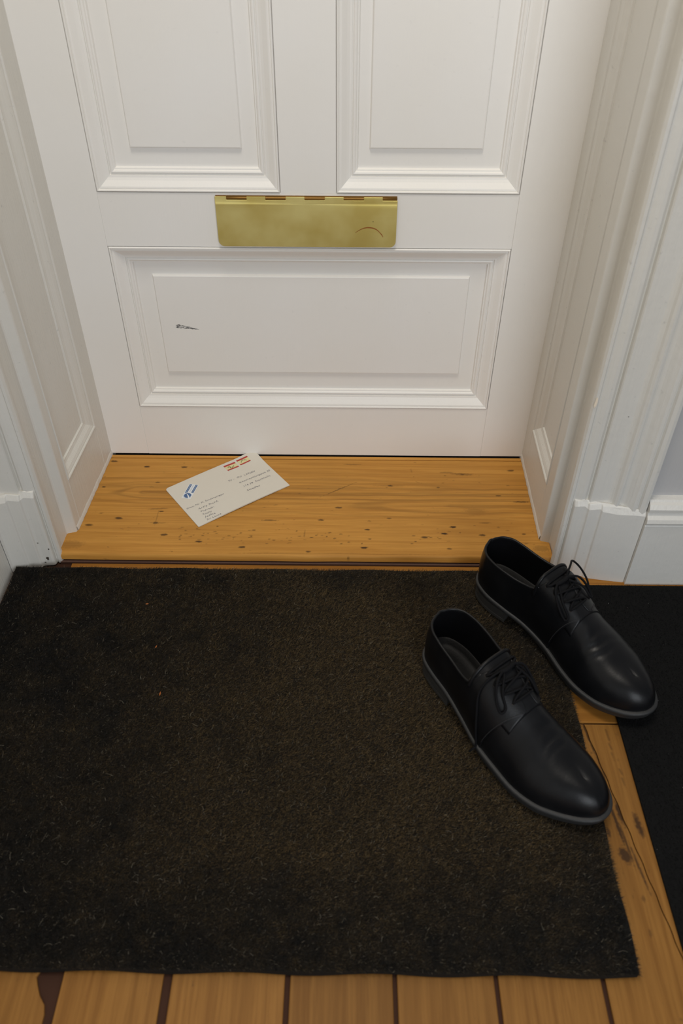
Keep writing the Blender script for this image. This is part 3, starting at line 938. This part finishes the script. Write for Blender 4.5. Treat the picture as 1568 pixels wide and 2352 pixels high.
def flat_quad(name, corners, h, mat, parent, sub=4):
    """a printed patch that follows the sheet; corners in (u,v): tl, tr, br, bl"""
    V, F = [], []
    tl, tr, br, bl = [np.array(c) for c in corners]
    for j in range(sub + 1):
        for i in range(sub + 1):
            s, t = i / sub, j / sub
            p = (tl * (1 - s) + tr * s) * (1 - t) + (bl * (1 - s) + br * s) * t
            V.append(ep(p[0], p[1], h))
    for j in range(sub):
        for i in range(sub):
            a = j * (sub + 1) + i
            F.append((a, a + sub + 1, a + sub + 2, a + 1))
    return link_mesh(name, V, F, mat, parent)
def disc_uv(name, c, r, h, mat, parent, r_in=0.0, a0=0, a1=2 * math.pi, n=28):
    V, F = [], []
    for i in range(n + 1):
        a = a0 + (a1 - a0) * i / n
        V += [ep(c[0] + r * math.cos(a), c[1] + r * math.sin(a), h), ep(c[0] + r_in * math.cos(a), c[1] + r_in * math.sin(a), h)]
    for i in range(n): F.append((2 * i, 2 * i + 1, 2 * i + 3, 2 * i + 2))
    return link_mesh(name, V, F, mat, parent)
# airmail sticker: set at an angle, blue bars, round emblem with a white swoosh
sa = math.radians(-40)
sd, sn_ = np.array([math.cos(sa), math.sin(sa)]), np.array([-math.sin(sa), math.cos(sa)])
s0 = np.array([0.0185, 0.0492])
def su(a, b): return tuple(s0 + sd * a + sn_ * b)
hw = 0.0092
stk = flat_quad('sticker', [su(0, -hw), su(0.0425, -hw), su(0.0425, hw), su(0, hw)], 0.00016, M_STICK, env)
tag(stk, 'small white sticker with blue bars and round blue emblem')
flat_quad('print', [su(0.0150, -0.0080), su(0.0415, -0.0080), su(0.0415, -0.0035), su(0.0150, -0.0035)], 0.00026, M_BLUE, stk)
flat_quad('print', [su(0.0178, 0.0035), su(0.0415, 0.0035), su(0.0415, 0.0080), su(0.0178, 0.0080)], 0.00026, M_BLUE, stk)
disc_uv('print', su(0.0090, 0.0), 0.0086, 0.00026, M_STICK, stk)
disc_uv('print', su(0.0090, 0.0), 0.0070, 0.00032, M_BLUE, stk)
disc_uv('print', su(0.0090, 0.0), 0.0083, 0.00030, M_BLUE, stk, 0.0080, 1.2, 4.0)
V, F = [], []
for i in range(13):
    t = i / 12
    c = np.array(su(0.0018 + 0.0125 * t, 0.0040 - 0.0085 * t ** 1.6))
    w = 0.0019 * math.sin(math.pi * min(1, 0.12 + t * 0.9)) ** 0.8
    V += [ep(c[0] + sn_[0] * w, c[1] + sn_[1] * w, 0.00038), ep(c[0] - sn_[0] * w * 0.6, c[1] - sn_[1] * w * 0.6, 0.00038)]
for i in range(12): F.append((2 * i, 2 * i + 1, 2 * i + 3, 2 * i + 2))
link_mesh('print', V, F, M_STICK, stk)
# dashes of small print on the bars
def dashes(b, a0, a1, mat, w=0.0006):
    V, F = [], []
    a = a0
    while a < a1:
        l = random.uniform(0.0008, 0.0022); n = len(V)
        V.extend([ep(*su(a, b - w), 0.00036), ep(*su(a + l, b - w), 0.00036), ep(*su(a + l, b + w), 0.00036), ep(*su(a, b + w), 0.00036)])
        F.append((n, n + 3, n + 2, n + 1)); a += l + random.uniform(0.0006, 0.0010)
    link_mesh('print', V, F, mat, stk)
M_BLUEP = simple('sticker_paleblue', (0.42, 0.50, 0.62), 0.5)
dashes(-0.0057, 0.0165, 0.0400, M_BLUEP); dashes(0.0057, 0.0195, 0.0400, M_BLUEP); dashes(0.0, 0.0195, 0.0390, M_BLUEP, 0.0007)
# two postage stamps
for k, (a, b, c, d) in enumerate((((0.1248, 0.0072), (0.1500, 0.0080), (0.1500, 0.0262), (0.1250, 0.0256)), ((0.1545, 0.0062), (0.1795, 0.0076), (0.1782, 0.0246), (0.1545, 0.0246)))):
    st = flat_quad('stamp', (a, b, c, d), 0.00018, M_CREAM, env)
    tag(st, 'red and cream postage stamp')
    a, b, c, d = map(np.array, (a, b, c, d))
    def q(s, t): return tuple((a * (1 - s) + b * s) * (1 - t) + (d * (1 - s) + c * s) * t)
    flat_quad('print', (q(0, 0), q(1, 0), q(1, .24), q(0, .24)), 0.00028, M_RED, st)
    flat_quad('print', (q(0, .82), q(1, .82), q(1, 1), q(0, 1)), 0.00028, M_RED, st)
    V, F = [], []
    pts = [(0.22, .62), (0.34, .42), (0.5, .36), (0.66, .48), (0.78, .66)] if k else [(0.2, .5), (0.35, .38), (0.45, .55), (0.3, .66), (0.5, .7), (0.68, .6), (0.74, .4)]
    C = catmull(pts, 6)
    for i, p in enumerate(C):
        w = 0.05 + 0.05 * math.sin(i * 1.3)
        V += [ep(*q(p[0], p[1] - w), 0.0003), ep(*q(p[0], p[1] + w), 0.0003)]
    for i in range(len(C) - 1): F.append((2 * i, 2 * i + 1, 2 * i + 3, 2 * i + 2))
    link_mesh('print', V, F, M_GREEN, st)
# handwriting
def handwrite(text, u, v, u1, v1, hgt):
    cu = bpy.data.curves.new('handwriting', 'FONT')
    cu.body = text
    cu.size = 1.0
    cu.shear = 0.22
    cu.offset = -0.006
    cu.space_character = 1.08
    ob = bpy.data.objects.new('handwriting', cu)
    COL.objects.link(ob)
    bpy.context.view_layer.update()
    me = bpy.data.meshes.new_from_object(ob.evaluated_get(bpy.context.evaluated_depsgraph_get()))
    bpy.data.objects.remove(ob, do_unlink=True)
    n = len(me.vertices)
    co = np.empty(n * 3); me.vertices.foreach_get('co', co); co = co.reshape(-1, 3)
    wd = co[:, 0].max()
    dr = np.array([u1 - u, v1 - v]); ln = np.linalg.norm(dr); dr /= ln
    nr = np.array([-dr[1], dr[0]])
    out = []
    for x, y, z in co:
        t = x / wd * ln
        wob = 0.0004 * math.sin(t * 520 + u * 900) + 0.0003 * math.sin(t * 1130)
        p = np.array([u, v]) + dr * t - nr * (y * hgt + wob)
        out.append(ep(p[0], p[1], 0.00022))
    me.vertices.foreach_set('co', np.array(out, float).ravel())
    me.update()
    me.materials.append(M_INK)
    o = bpy.data.objects.new('handwriting', me)
    COL.objects.link(o); o.parent = env
    return o
for (t, a, b, c, d, hh) in (('To :-  Olli  LARSEN', 0.1085, 0.0555, 0.168, 0.0585, 0.0062), ('Kommendörsgatan 30', 0.1235, 0.0725, 0.1935, 0.0735, 0.0066),
                            ('114 58  Stockholm', 0.1235, 0.0868, 0.1845, 0.0875, 0.0066), ('Sweden', 0.1230, 0.1015, 0.152, 0.1023, 0.0072),
                            ('From: Mr. M. Sundaralingam', 0.0050, 0.0780, 0.0828, 0.0825, 0.0058), ('Araly Road,', 0.0220, 0.0915, 0.0640, 0.0938, 0.0060),
                            ('Thavady,', 0.0212, 0.1010, 0.0498, 0.1035, 0.0058), ('Koppay', 0.0216, 0.1098, 0.0400, 0.1118, 0.0058),
                            ('Jaffna', 0.0218, 0.1185, 0.0425, 0.1203, 0.0058), ('Sri Lanka.', 0.0205, 0.1272, 0.0518, 0.1293, 0.0058)):
    handwrite(t, a, b, c, d, hh)

# ================================================================== SHOES
def leather():
    m, nt, b = new_mat('black_leather')
    v = mapping(nt, (1, 1, 1))
    n = N(nt, 'ShaderNodeTexNoise', Scale=420.0, Detail=4.0)
    nt.links.new(v, n.inputs['Vector'])
    n2 = N(nt, 'ShaderNodeTexNoise', Scale=26.0, Detail=3.0)
    nt.links.new(v, n2.inputs['Vector'])
    c = ramp(nt, n2.outputs[0], [(0.35, (0.0032, 0.0034, 0.0042)), (0.7, (0.0060, 0.0062, 0.0072))]).outputs[0]
    nt.links.new(c, b.inputs['Base Color'])
    r = N(nt, 'ShaderNodeMapRange'); r.inputs[3].default_value = 0.30; r.inputs[4].default_value = 0.42
    nt.links.new(n2.outputs[0], r.inputs[0]); nt.links.new(r.outputs[0], b.inputs['Roughness'])
    b.inputs['Specular IOR Level'].default_value = 0.26
    bp = N(nt, 'ShaderNodeBump', Strength=0.16, Distance=0.0006)
    nt.links.new(n.outputs[0], bp.inputs['Height'])
    nt.links.new(bp.outputs[0], b.inputs['Normal'])
    return m
M_LEATH = leather()
M_LINING = simple('shoe_lining', (0.004, 0.004, 0.005), 0.55, spec=0.25, bump=0.2, bscale=500)
M_RUBBER = simple('sole_rubber', (0.020, 0.0205, 0.021), 0.55, bump=0.3, bscale=400)
M_HEEL = simple('heel_rubber', (0.026, 0.025, 0.023), 0.6, bump=0.3, bscale=300)
M_INSOLE = simple('insole', (0.0035, 0.0035, 0.0035), 0.5, spec=0.18, bump=0.25, bscale=350)
M_LACE = simple('shoelace', (0.003, 0.003, 0.004), 0.8, spec=0.2, bump=0.6, bscale=900)
M_PRINT = simple('insole_print', (0.045, 0.036, 0.022), 0.6)
M_STITCH = simple('stitching', (0.014, 0.014, 0.016), 0.7)

OX = [0, 1, 4, 10, 22, 45, 75, 110, 150, 190, 220, 250, 270, 285, 295, 303, 308, 311, 312]
MED = [0, 7, 14, 22, 29, 33.5, 32, 27.5, 30.5, 42.5, 49, 49, 44, 37.5, 31.5, 24, 17, 10, 2]
LAT = [0, -7, -14, -22, -29, -34, -37.5, -44.5, -54, -58, -59.5, -54, -44.5, -35, -27.5, -19.5, -12.5, -6, 2]
ZBX = [0, 30, 60, 85, 110, 150, 190, 220, 250, 285, 312]
ZBV = [33, 32, 30, 27, 23, 17.5, 14.5, 14, 15, 18.5, 23]
ZOX = [0, 78, 90, 110, 140, 170, 200, 230, 260, 290, 312]
ZOV = [20, 20, 19, 14, 6.5, 1.8, 0.4, 0.4, 2.0, 6.0, 11]
ZSX = [0, 60, 100, 120, 140, 165, 190, 220, 250, 276, 300]
ZSV = [131, 129, 124, 118, 111, 99, 85, 70, 59, 50, 40]
RIMX = [0, 15, 35, 60, 88, 105, 115, 124, 134]
RIML = [102, 101, 99, 95, 92, 93, 98, 105, 111]
RIMM = [102, 102, 101, 99, 97, 98, 102, 107, 111]
HP = math.pi / 2

def dense(xs, vs):
    C = catmull(list(zip(xs, vs)), 16)
    return C[:, 0] / 1000, C[:, 1] / 1000
dZB, dZO, dZS, dRL, dRM = (dense(*p) for p in ((ZBX, ZBV), (ZOX, ZOV), (ZSX, ZSV), (RIMX, RIML), (RIMX, RIMM)))
def f_(d, x): return np.interp(x, d[0], d[1])
def side_curve(vals, inset):
    C = catmull([(x / 1000, v / 1000) for x, v in zip(OX, vals)], 14)
    T = np.gradient(C, axis=0); T /= np.linalg.norm(T, axis=1)[:, None] + 1e-12
    sg = 1 if sum(vals) > 0 else -1
    Nn = np.stack([T[:, 1], -T[:, 0]], 1) * sg
    C2 = C + Nn * inset
    x = np.maximum.accumulate(C2[:, 0])
    C2[0] = (C[0, 0] + inset, 0.0); C2[-1] = (C[-1, 0] - inset, C[-1, 1])
    return C2
def spine_xs(bx):
    t = np.clip((bx - 0.235) / 0.077, 0, 1); t = t * t * (3 - 2 * t)
    q = np.clip(1 - bx / 0.07, 0, 1)
    return bx - 0.040 * t + 0.050 * q * q
def spine_y(xs):
    return np.interp(xs, [0, 0.1, 0.2, 0.28, 0.31], [0, 0.004, 0.001, 0.000, 0.002])

class Last:
    def __init__(self, inset=0.0045):
        self.c = {1: side_curve(MED, inset), -1: side_curve(LAT, inset)}
        self.s = {}
        for k, C in self.c.items():
            d = np.r_[0, np.cumsum(np.linalg.norm(np.diff(C, axis=0), axis=1))]
            self.s[k] = d / d[-1]
    def base(self, side, s):
        C = self.c[side]
        return np.interp(s, self.s[side], C[:, 0]), np.interp(s, self.s[side], C[:, 1])
    def s_of_x(self, side, x):
        C = self.c[side]
        return np.interp(x, np.maximum.accumulate(C[:, 0]), self.s[side])
    def raw(self, side, s, th, crease=True):
        bx, by = self.base(side, s)
        xs = spine_xs(bx); ys = spine_y(xs)
        zb, zs = f_(dZB, bx) - 0.001, f_(dZS, xs)
        toe = np.clip((bx - 0.20) / 0.10, 0, 1)
        rear = np.clip((0.190 - bx) / 0.07, 0, 1); rear = rear * rear * (3 - 2 * rear)
        e1 = 1.0 - 0.22 * toe - 0.42 * rear
        e2 = 1.0 - 0.10 * toe
        c = np.clip(np.cos(th), 0, 1) ** e1 * (1 + (0.52 if side > 0 else 0.28) * rear * np.sin(th) * np.clip(bx / 0.03, 0.25, 1))
        sn = np.clip(np.sin(th), 0, 1) ** e2
        x, y, z = xs + (bx - xs) * c, ys + (by - ys) * c, zb + (zs - zb) * sn
        if crease:
            w = np.clip((th / HP - 0.30) / 0.35, 0, 1) * (0.55 + 0.45 * np.sin(y * 95 + 0.8))
            for (cx, am, wd, sk) in ((0.2180, 0.0016, 0.0034, -0.25), (0.2290, 0.0013, 0.0030, -0.20), (0.2010, 0.0010, 0.0050, 0.25)):
                z = z - am * w * np.exp(-((x - cx - sk * y - 0.002 * np.sin(y * 160)) / wd) ** 2)
                z = z + 0.6 * am * w * np.exp(-((x - cx + 0.007 - sk * y) / (wd * 1.2)) ** 2)
        return np.stack([x, y, z], -1)
    def pts(self, side, s, th, off=0.0, crease=True):
        s, th = np.broadcast_arrays(np.asarray(s, float), np.asarray(th, float))
        P = self.raw(side, s, th, crease)
        if off == 0: return P
        e = 2e-3
        du = self.raw(side, np.clip(s + e, 0, 1), th, crease) - self.raw(side, np.clip(s - e, 0, 1), th, crease)
        dv = self.raw(side, s, np.clip(th + e, 0, HP), crease) - self.raw(side, s, np.clip(th - e, 0, HP), crease)
        n = np.cross(du, dv)
        n /= np.linalg.norm(n, axis=-1)[..., None] + 1e-12
        ctr = np.stack([spine_xs(self.base(side, s)[0]), spine_y(spine_xs(self.base(side, s)[0])), np.full_like(P[..., 2], 0.02)], -1)
        flip = np.sign(np.sum(n * (P - ctr), -1))
        flip[flip == 0] = 1
        return P + n * (flip * off)[..., None]

def grid_faces(nr, nc):
    i = np.arange(nr * nc).reshape(nr, nc)
    return np.stack([i[:-1, :-1].ravel(), i[:-1, 1:].ravel(), i[1:, 1:].ravel(), i[1:, :-1].ravel()], 1).tolist()

TH_FACE = 0.92 * HP
def th_top(last, side, s):
    bx, by = last.base(side, s)
    zb, zs = f_(dZB, bx), f_(dZS, spine_xs(bx))
    zr = f_(dRM if side > 0 else dRL, bx)
    r = np.arcsin(np.clip((zr - zb) / (zs - zb), 0.02, 0.995))
    w = np.clip((bx - 0.112) / 0.016, 0, 1); w = w * w * (3 - 2 * w)
    t = r * (1 - w) + TH_FACE * w
    k = np.clip((bx - 0.164) / 0.018, 0, 1)
    return t - TH_FACE * 0.10 * (1 - np.sqrt(np.clip(1 - k * k, 0, 1)))
def th_low(last, side, s):
    bx, by = last.base(side, s)
    k = np.clip((bx - 0.156) / 0.026, 0, 1)
    return TH_FACE * 0.90 * k ** 0.8

def make_shoe(loc, rz, pitch, mirror, label, scale, lace_variant):
    root = empty('dress_shoe', loc, rz)
    root.rotation_euler = (0, pitch, rz)
    root.scale = (scale, scale, scale)
    tag(root, label, 'shoe', 'pair of black dress shoes')
    last = Last()
    my = -1 if mirror else 1
    def add(name, V, F, mat=None, smooth=True, parent=None, mats=None):
        V = np.array(V, float).reshape(-1, 3) * np.array([1, my, 1])
        o = link_mesh(name, V.tolist(), F, mat, parent or root, smooth, mats)
        fix_normals(o)
        if smooth: o.data.polygons.foreach_set('use_smooth', [True] * len(o.data.polygons))
        return o
    def xs_list():
        a = np.linspace(0.122, 0.27, 56)
        C = last.c[1]; xt = C[-1, 0]
        q = np.linspace(0, 1, 34)[1:]
        return a, q, xt
    # --- vamp
    a, q, xt = xs_list()
    rows = []
    th = np.linspace(0, HP, 30)
    def col(side, x): return last.pts(side, np.full_like(th, float(last.s_of_x(side, x))), th)
    tail = 0.27 + (xt - 0.27) * np.sin(q * HP)
    xsv = np.r_[a, tail[:-1]]
    cols = [col(-1, x) for x in xsv] + [last.pts(-1, np.ones_like(th), th)] + [col(1, x) for x in xsv[::-1]]
    G = np.array(cols)
    vamp = add('vamp', G, grid_faces(len(cols), len(th)), M_LEATH)
    # --- quarters, one piece round the heel, lapping over the vamp
    smax = {k: float(last.s_of_x(k, 0.1818)) for k in (1, -1)}
    ss = np.r_[np.linspace(0, 0.25, 30), np.linspace(0.25, 1.0, 75)[1:]]
    fr = np.linspace(0, 1, 26)
    cols = []
    for side, seq in ((-1, ss[::-1]), (1, ss[1:])):
        for t in seq:
            s = smax[side] * t
            lo, hi = th_low(last, side, np.array(s)), th_top(last, side, np.array(s))
            T = lo + (hi - lo) * fr
            P = last.pts(side, np.full_like(T, s), T, 0.0015, False)
            cols.append(P)
    G = np.array(cols)
    F = grid_faces(len(cols), len(fr))
    qt = add('quarter', G, F, mats=[M_LEATH, M_LINING])
    sm = qt.modifiers.new('thickness', 'SOLIDIFY')
    sm.thickness, sm.offset, sm.material_offset, sm.material_offset_rim = 0.0030, -1.0, 1, 0
    # rolled topline binding round the ankle opening
    rim = []
    for side, seq in ((-1, ss[::-1]), (1, ss[1:])):
        for t in seq:
            s = smax[side] * t
            bx = float(last.base(side, s)[0])
            if bx < 0.120:
                hi = th_top(last, side, np.array(s))
                rim.append(last.pts(side, np.array([s]), np.array([float(hi)]), 0.0002, False)[0])
    rim = np.array(rim) * np.array([1, my, 1])
    tube('topline_binding', [tuple(p) for p in rim[::2]], 0.0019, M_LEATH, root, seg=8, n=2)
    # stitch line along the facing edge (a fine raised thread)
    for side in (-1, 1):
        pts = []
        for x in np.linspace(0.157, 0.1795, 24):
            s = float(last.s_of_x(side, x)); lo, hi = float(th_low(last, side, np.array(s))), float(th_top(last, side, np.array(s)))
            pts.append(last.pts(side, np.array([s]), np.array([lo + max(0.01, min(0.09, (hi - lo) * .4))]), 0.0017, False)[0] * np.array([1, my, 1]))
        tube('stitching', [tuple(p) for p in pts], 0.00045, M_STITCH, qt, seg=5, n=2)
    # --- tongue
    thl = np.linspace(0.50, 1.0, 14) * HP
    cols = []
    for x in np.linspace(0.1830, 0.1140, 26):
        lift = 0.0006 + 0.0022 * np.clip((0.124 - x) / 0.02, 0, 1)
        A_ = last.pts(-1, np.full_like(thl, float(last.s_of_x(-1, x))), thl, lift, False)
        B_ = last.pts(1, np.full_like(thl, float(last.s_of_x(1, x))), thl, lift, False)[::-1]
        cols.append(np.vstack([A_, B_[1:]]))
    G = np.array(cols)
    tg = add('tongue', G, grid_faces(G.shape[0], G.shape[1]), M_LEATH)
    sm = tg.modifiers.new('thickness', 'SOLIDIFY'); sm.thickness, sm.offset = 0.0036, -1.0
    tube('topline_binding', [tuple(p * np.array([1, my, 1])) for p in G[-1][::2]], 0.0024, M_LEATH, tg, seg=8, n=4)
    # --- sole
    def loop(inset):
        A_, B_ = side_curve(LAT, inset), side_curve(MED, inset)
        t = np.r_[np.linspace(0, 0.06, 14), np.linspace(0.06, 0.90, 60)[1:], np.linspace(0.90, 1, 22)[1:]]
        def rs(C):
            d = np.r_[0, np.cumsum(np.linalg.norm(np.diff(C, axis=0), axis=1))]; d /= d[-1]
            return np.stack([np.interp(t, d, C[:, 0]), np.interp(t, d, C[:, 1])], 1)
        a_, b_ = rs(A_), rs(B_)
        return np.vstack([a_, b_[::-1][1:-1]])
    R0 = loop(0.0)
    zb, zo = f_(dZB, R0[:, 0]), f_(dZO, R0[:, 0])
    rings = [(loop(0.012), zb + 0.0004), (loop(0.0032), zb + 0.0006), (loop(0.0010), zb + 0.0002), (loop(0.0), zb - 0.0012), (loop(0.0), zb - 0.0045), (loop(0.0014), zb - 0.0056), (loop(0.0014), zb * 0.35 + zo * 0.65),
             (loop(0.0020), zo + 0.0010), (loop(0.0040), zo), (loop(0.015), zo)]
    n = len(R0)
    V = np.vstack([np.c_[r, z] for r, z in rings])
    F = []
    for k in range(len(rings) - 1):
        for i in range(n):
            a_, b_ = k * n + i, k * n + (i + 1) % n
            F.append((a_, b_, b_ + n, a_ + n))
    last_ring = (len(rings) - 1) * n
    h = n // 2
    for base_i in (last_ring,):     # close the bottom with a strip of quads between the two sides
        for i in range(1, h):
            a_, b_ = base_i + i, base_i + i + 1
            c_, d_ = base_i + (n - i - 1) % n, base_i + (n - i) % n
            if len({a_, b_, c_, d_}) == 4: F.append((a_, b_, c_, d_))
    sole = add('sole', V, F, M_RUBBER)
    # --- heel block
    C = loop(0.0022)
    keep = C[C[:, 0] < 0.078]
    lat = keep[keep[:, 1] <= 0]; med = keep[keep[:, 1] > 0]
    lat = lat[np.argsort(lat[:, 0])]; med = med[np.argsort(-med[:, 0])]
    front = [(0.0785 - 0.006 * math.sin(math.pi * t), lat[-1, 1] + (med[0, 1] - lat[-1, 1]) * t) for t in np.linspace(0, 1, 9)]
    P = np.vstack([lat, front, med])
    n = len(P)
    cen = P.mean(0)
    V, F = [], []
    for z, k in ((0.0225, 1.0), (0.0135, 0.995), (0.0068, 0.985), (0.0062, 0.972), (0.0056, 0.985), (0.0006, 0.985), (0.0, 0.97)):
        V += [(*(cen + (p - cen) * k), z) for p in P]
    for r_ in range(6):
        for i in range(n):
            a_, b_ = r_ * n + i, r_ * n + (i + 1) % n
            F.append((a_, b_, b_ + n, a_ + n))
    F += [tuple(range(n)), tuple(range(6 * n, 7 * n))]
    hb = add('heel', V, F, M_HEEL, smooth=False); bevel_mod(hb, 0.0006)
    # --- insole with a raised padded rim, and its small printed rings
    I = [loop(d) for d in (0.0075, 0.0095, 0.013, 0.018, 0.026)]
    hgt = [0.0125, 0.0118, 0.0070, 0.0045, 0.0040]
    n = len(I[0])
    V = np.vstack([np.c_[r, f_(dZB, r[:, 0]) + h_] for r, h_ in zip(I, hgt)])
    F = []
    for k in range(len(I) - 1):
        for i in range(n):
            a_, b_ = k * n + i, k * n + (i + 1) % n
            F.append((a_, b_, b_ + n, a_ + n))
    b0 = (len(I) - 1) * n; h = n // 2
    for i in range(1, h):
        q4 = (b0 + i, b0 + i + 1, b0 + (n - i - 1) % n, b0 + (n - i) % n)
        if len(set(q4)) == 4: F.append(q4)
    ins = add('insole', V, F, M_INSOLE)
    for (cx, cy) in ((0.083, 0.004), (0.083, -0.010)):
        V, F = [], []
        for i in range(25):
            a_ = 2 * math.pi * i / 24
            for r_ in (0.0050, 0.0042):
                x_, y_ = cx + r_ * math.cos(a_), cy + r_ * math.sin(a_)
                V.append((x_, y_, float(f_(dZB, x_)) + 0.0046))
        for i in range(24): F.append((2 * i, 2 * i + 1, 2 * i + 3, 2 * i + 2))
        add('insole_print', V, F, M_PRINT, smooth=False, parent=ins)
    # --- eyelets and laces
    def on(side, x, thf, off):
        return last.pts(side, np.array([float(last.s_of_x(side, x))]), np.array([thf * HP]), off, False)[0] * np.array([1, my, 1])
    ex = [0.1250, 0.1385, 0.1520, 0.1655]
    for side in (-1, 1):
        for x in ex:
            c = on(side, x, 0.80, 0.0018)
            n_ = on(side, x, 0.80, 0.01) - c; n_ /= np.linalg.norm(n_)
            t1 = np.cross(n_, [0, 0, 1.0]); t1 /= np.linalg.norm(t1); t2 = np.cross(n_, t1)
            V = []
            for i in range(12):
                a_ = 2 * math.pi * i / 12
                V.append(c + 0.0017 * (math.cos(a_) * t1 + math.sin(a_) * t2) + n_ * 0.0001)
            link_mesh('eyelet', V, [tuple(range(12))], M_DARKGAP, qt)
    def lace(pts, r=0.00165): tube('lace', [tuple(p) for p in pts], r, M_LACE, root, seg=7, n=6)
    for k in range(3):
        for (s1, s2, o_) in ((-1, 1, 0.0036), (1, -1, 0.0050)):
            xm = (ex[k] + ex[k + 1]) / 2
            lace([on(s1, ex[k], 0.80, 0.0012), on(s1, ex[k] + 0.003, 0.86, o_ * 0.9), on(s1, xm, 0.985, o_), on(s2, ex[k + 1] - 0.003, 0.88, o_ * 0.8), on(s2, ex[k + 1], 0.80, 0.0010)])
    lace([on(-1, ex[3], 0.80, 0.0010), on(-1, ex[3] + .001, 0.9, 0.0034), on(1, ex[3] + .001, 0.9, 0.0034), on(1, ex[3], 0.80, 0.0010)])
    lace([on(-1, ex[0], 0.80, 0.0010), on(-1, ex[0], 0.9, 0.0036), on(1, ex[0], 0.9, 0.0036), on(1, ex[0], 0.80, 0.0010)])
    # knot and bow
    kx = 0.1320
    lace([on(-1, kx, 0.93, 0.0040), on(-1, kx + .002, 0.985, 0.0072), on(1, kx, 0.93, 0.0042)], 0.0030)
    for side, l1 in ((-1, 1.0), (1, 1.15)):
        lace([on(side, kx, 0.965, 0.0060), on(side, kx + 0.006, 0.84, 0.0095), on(side, kx + 0.018 * l1, 0.70, 0.0075), on(side, kx + 0.030 * l1, 0.62, 0.0042), on(side, kx + 0.031 * l1, 0.70, 0.0040),
              on(side, kx + 0.018 * l1, 0.80, 0.0060), on(side, kx + 0.004, 0.95, 0.0060)])
    if lace_variant == 0:   # long loose end hanging down the outer side to the mat
        e = on(-1, 0.152, 0.02, 0.0040)
        lace([on(-1, kx, 0.96, 0.0065), on(-1, kx - 0.002, 0.80, 0.0060), on(-1, kx - 0.001, 0.60, 0.0036), on(-1, 0.140, 0.38, 0.0032), on(-1, 0.147, 0.18, 0.0032), e,
              e + np.array([-0.001, -0.004 * my, -0.006]), e + np.array([-0.003, -0.006 * my, -0.012])], 0.0015)
        lace([on(1, kx, 0.96, 0.0065), on(1, kx + 0.010, 0.80, 0.0060), on(1, kx + 0.026, 0.62, 0.0034), on(1, kx + 0.040, 0.50, 0.0026)], 0.0015)
    else:                   # ends thrown over the outer side
        lace([on(-1, kx, 0.96, 0.0065), on(-1, kx - 0.010, 0.80, 0.0090), on(-1, kx - 0.016, 0.64, 0.0150), on(-1, kx - 0.006, 0.52, 0.0190), on(-1, kx + 0.008, 0.46, 0.0140), on(-1, kx + 0.022, 0.40, 0.0040)], 0.0015)
        lace([on(1, kx, 0.96, 0.0065), on(1, kx + 0.008, 0.82, 0.0062), on(1, kx + 0.020, 0.70, 0.0036), on(1, kx + 0.030, 0.60, 0.0026)], 0.0015)
    return root

NEAR = make_shoe((0.1306, -0.5015, 0.0180), -0.925, 0.0, False, 'black leather dress shoe nearer the camera, lace end dangling onto the doormat', 1.105, 0)
FAR = make_shoe((0.2285, -0.3455, 0.0180), -0.880, 0.003, True, 'black leather dress shoe by the door casing, toe over the black rug', 1.105, 1)

# three tiny orange wood chips on the mat
for (x, y, a, l, lb) in ((-0.2755, -0.575, 1.5, 0.0045, 'tiny orange splinter lying on the doormat, nearest the camera of three'),
                         (-0.2975, -0.487, 1.2, 0.0028, 'tiny orange splinter lying on the doormat, middle one of three'),
                         (-0.3285, -0.398, 0.1, 0.0030, 'tiny orange splinter lying on the doormat, nearest the door of three')):
    w, hh = 0.0009, 0.0008
    V = [(-l, 0, 0), (-l * .2, -w, 0), (l, 0, 0), (-l * .1, w, 0), (-l * .6, 0, hh), (l * .5, 0, hh * .8)]
    F = [(0, 1, 4), (1, 5, 4), (1, 2, 5), (2, 3, 5), (3, 4, 5), (3, 0, 4), (0, 3, 2, 1)]
    o = link_mesh('wood_splinter', V, F, M_CRUMB)
    o.location = (x, y, 0.0165); o.rotation_euler = (0, 0, a)
    tag(o, lb, 'splinter', 'orange splinters on the doormat')
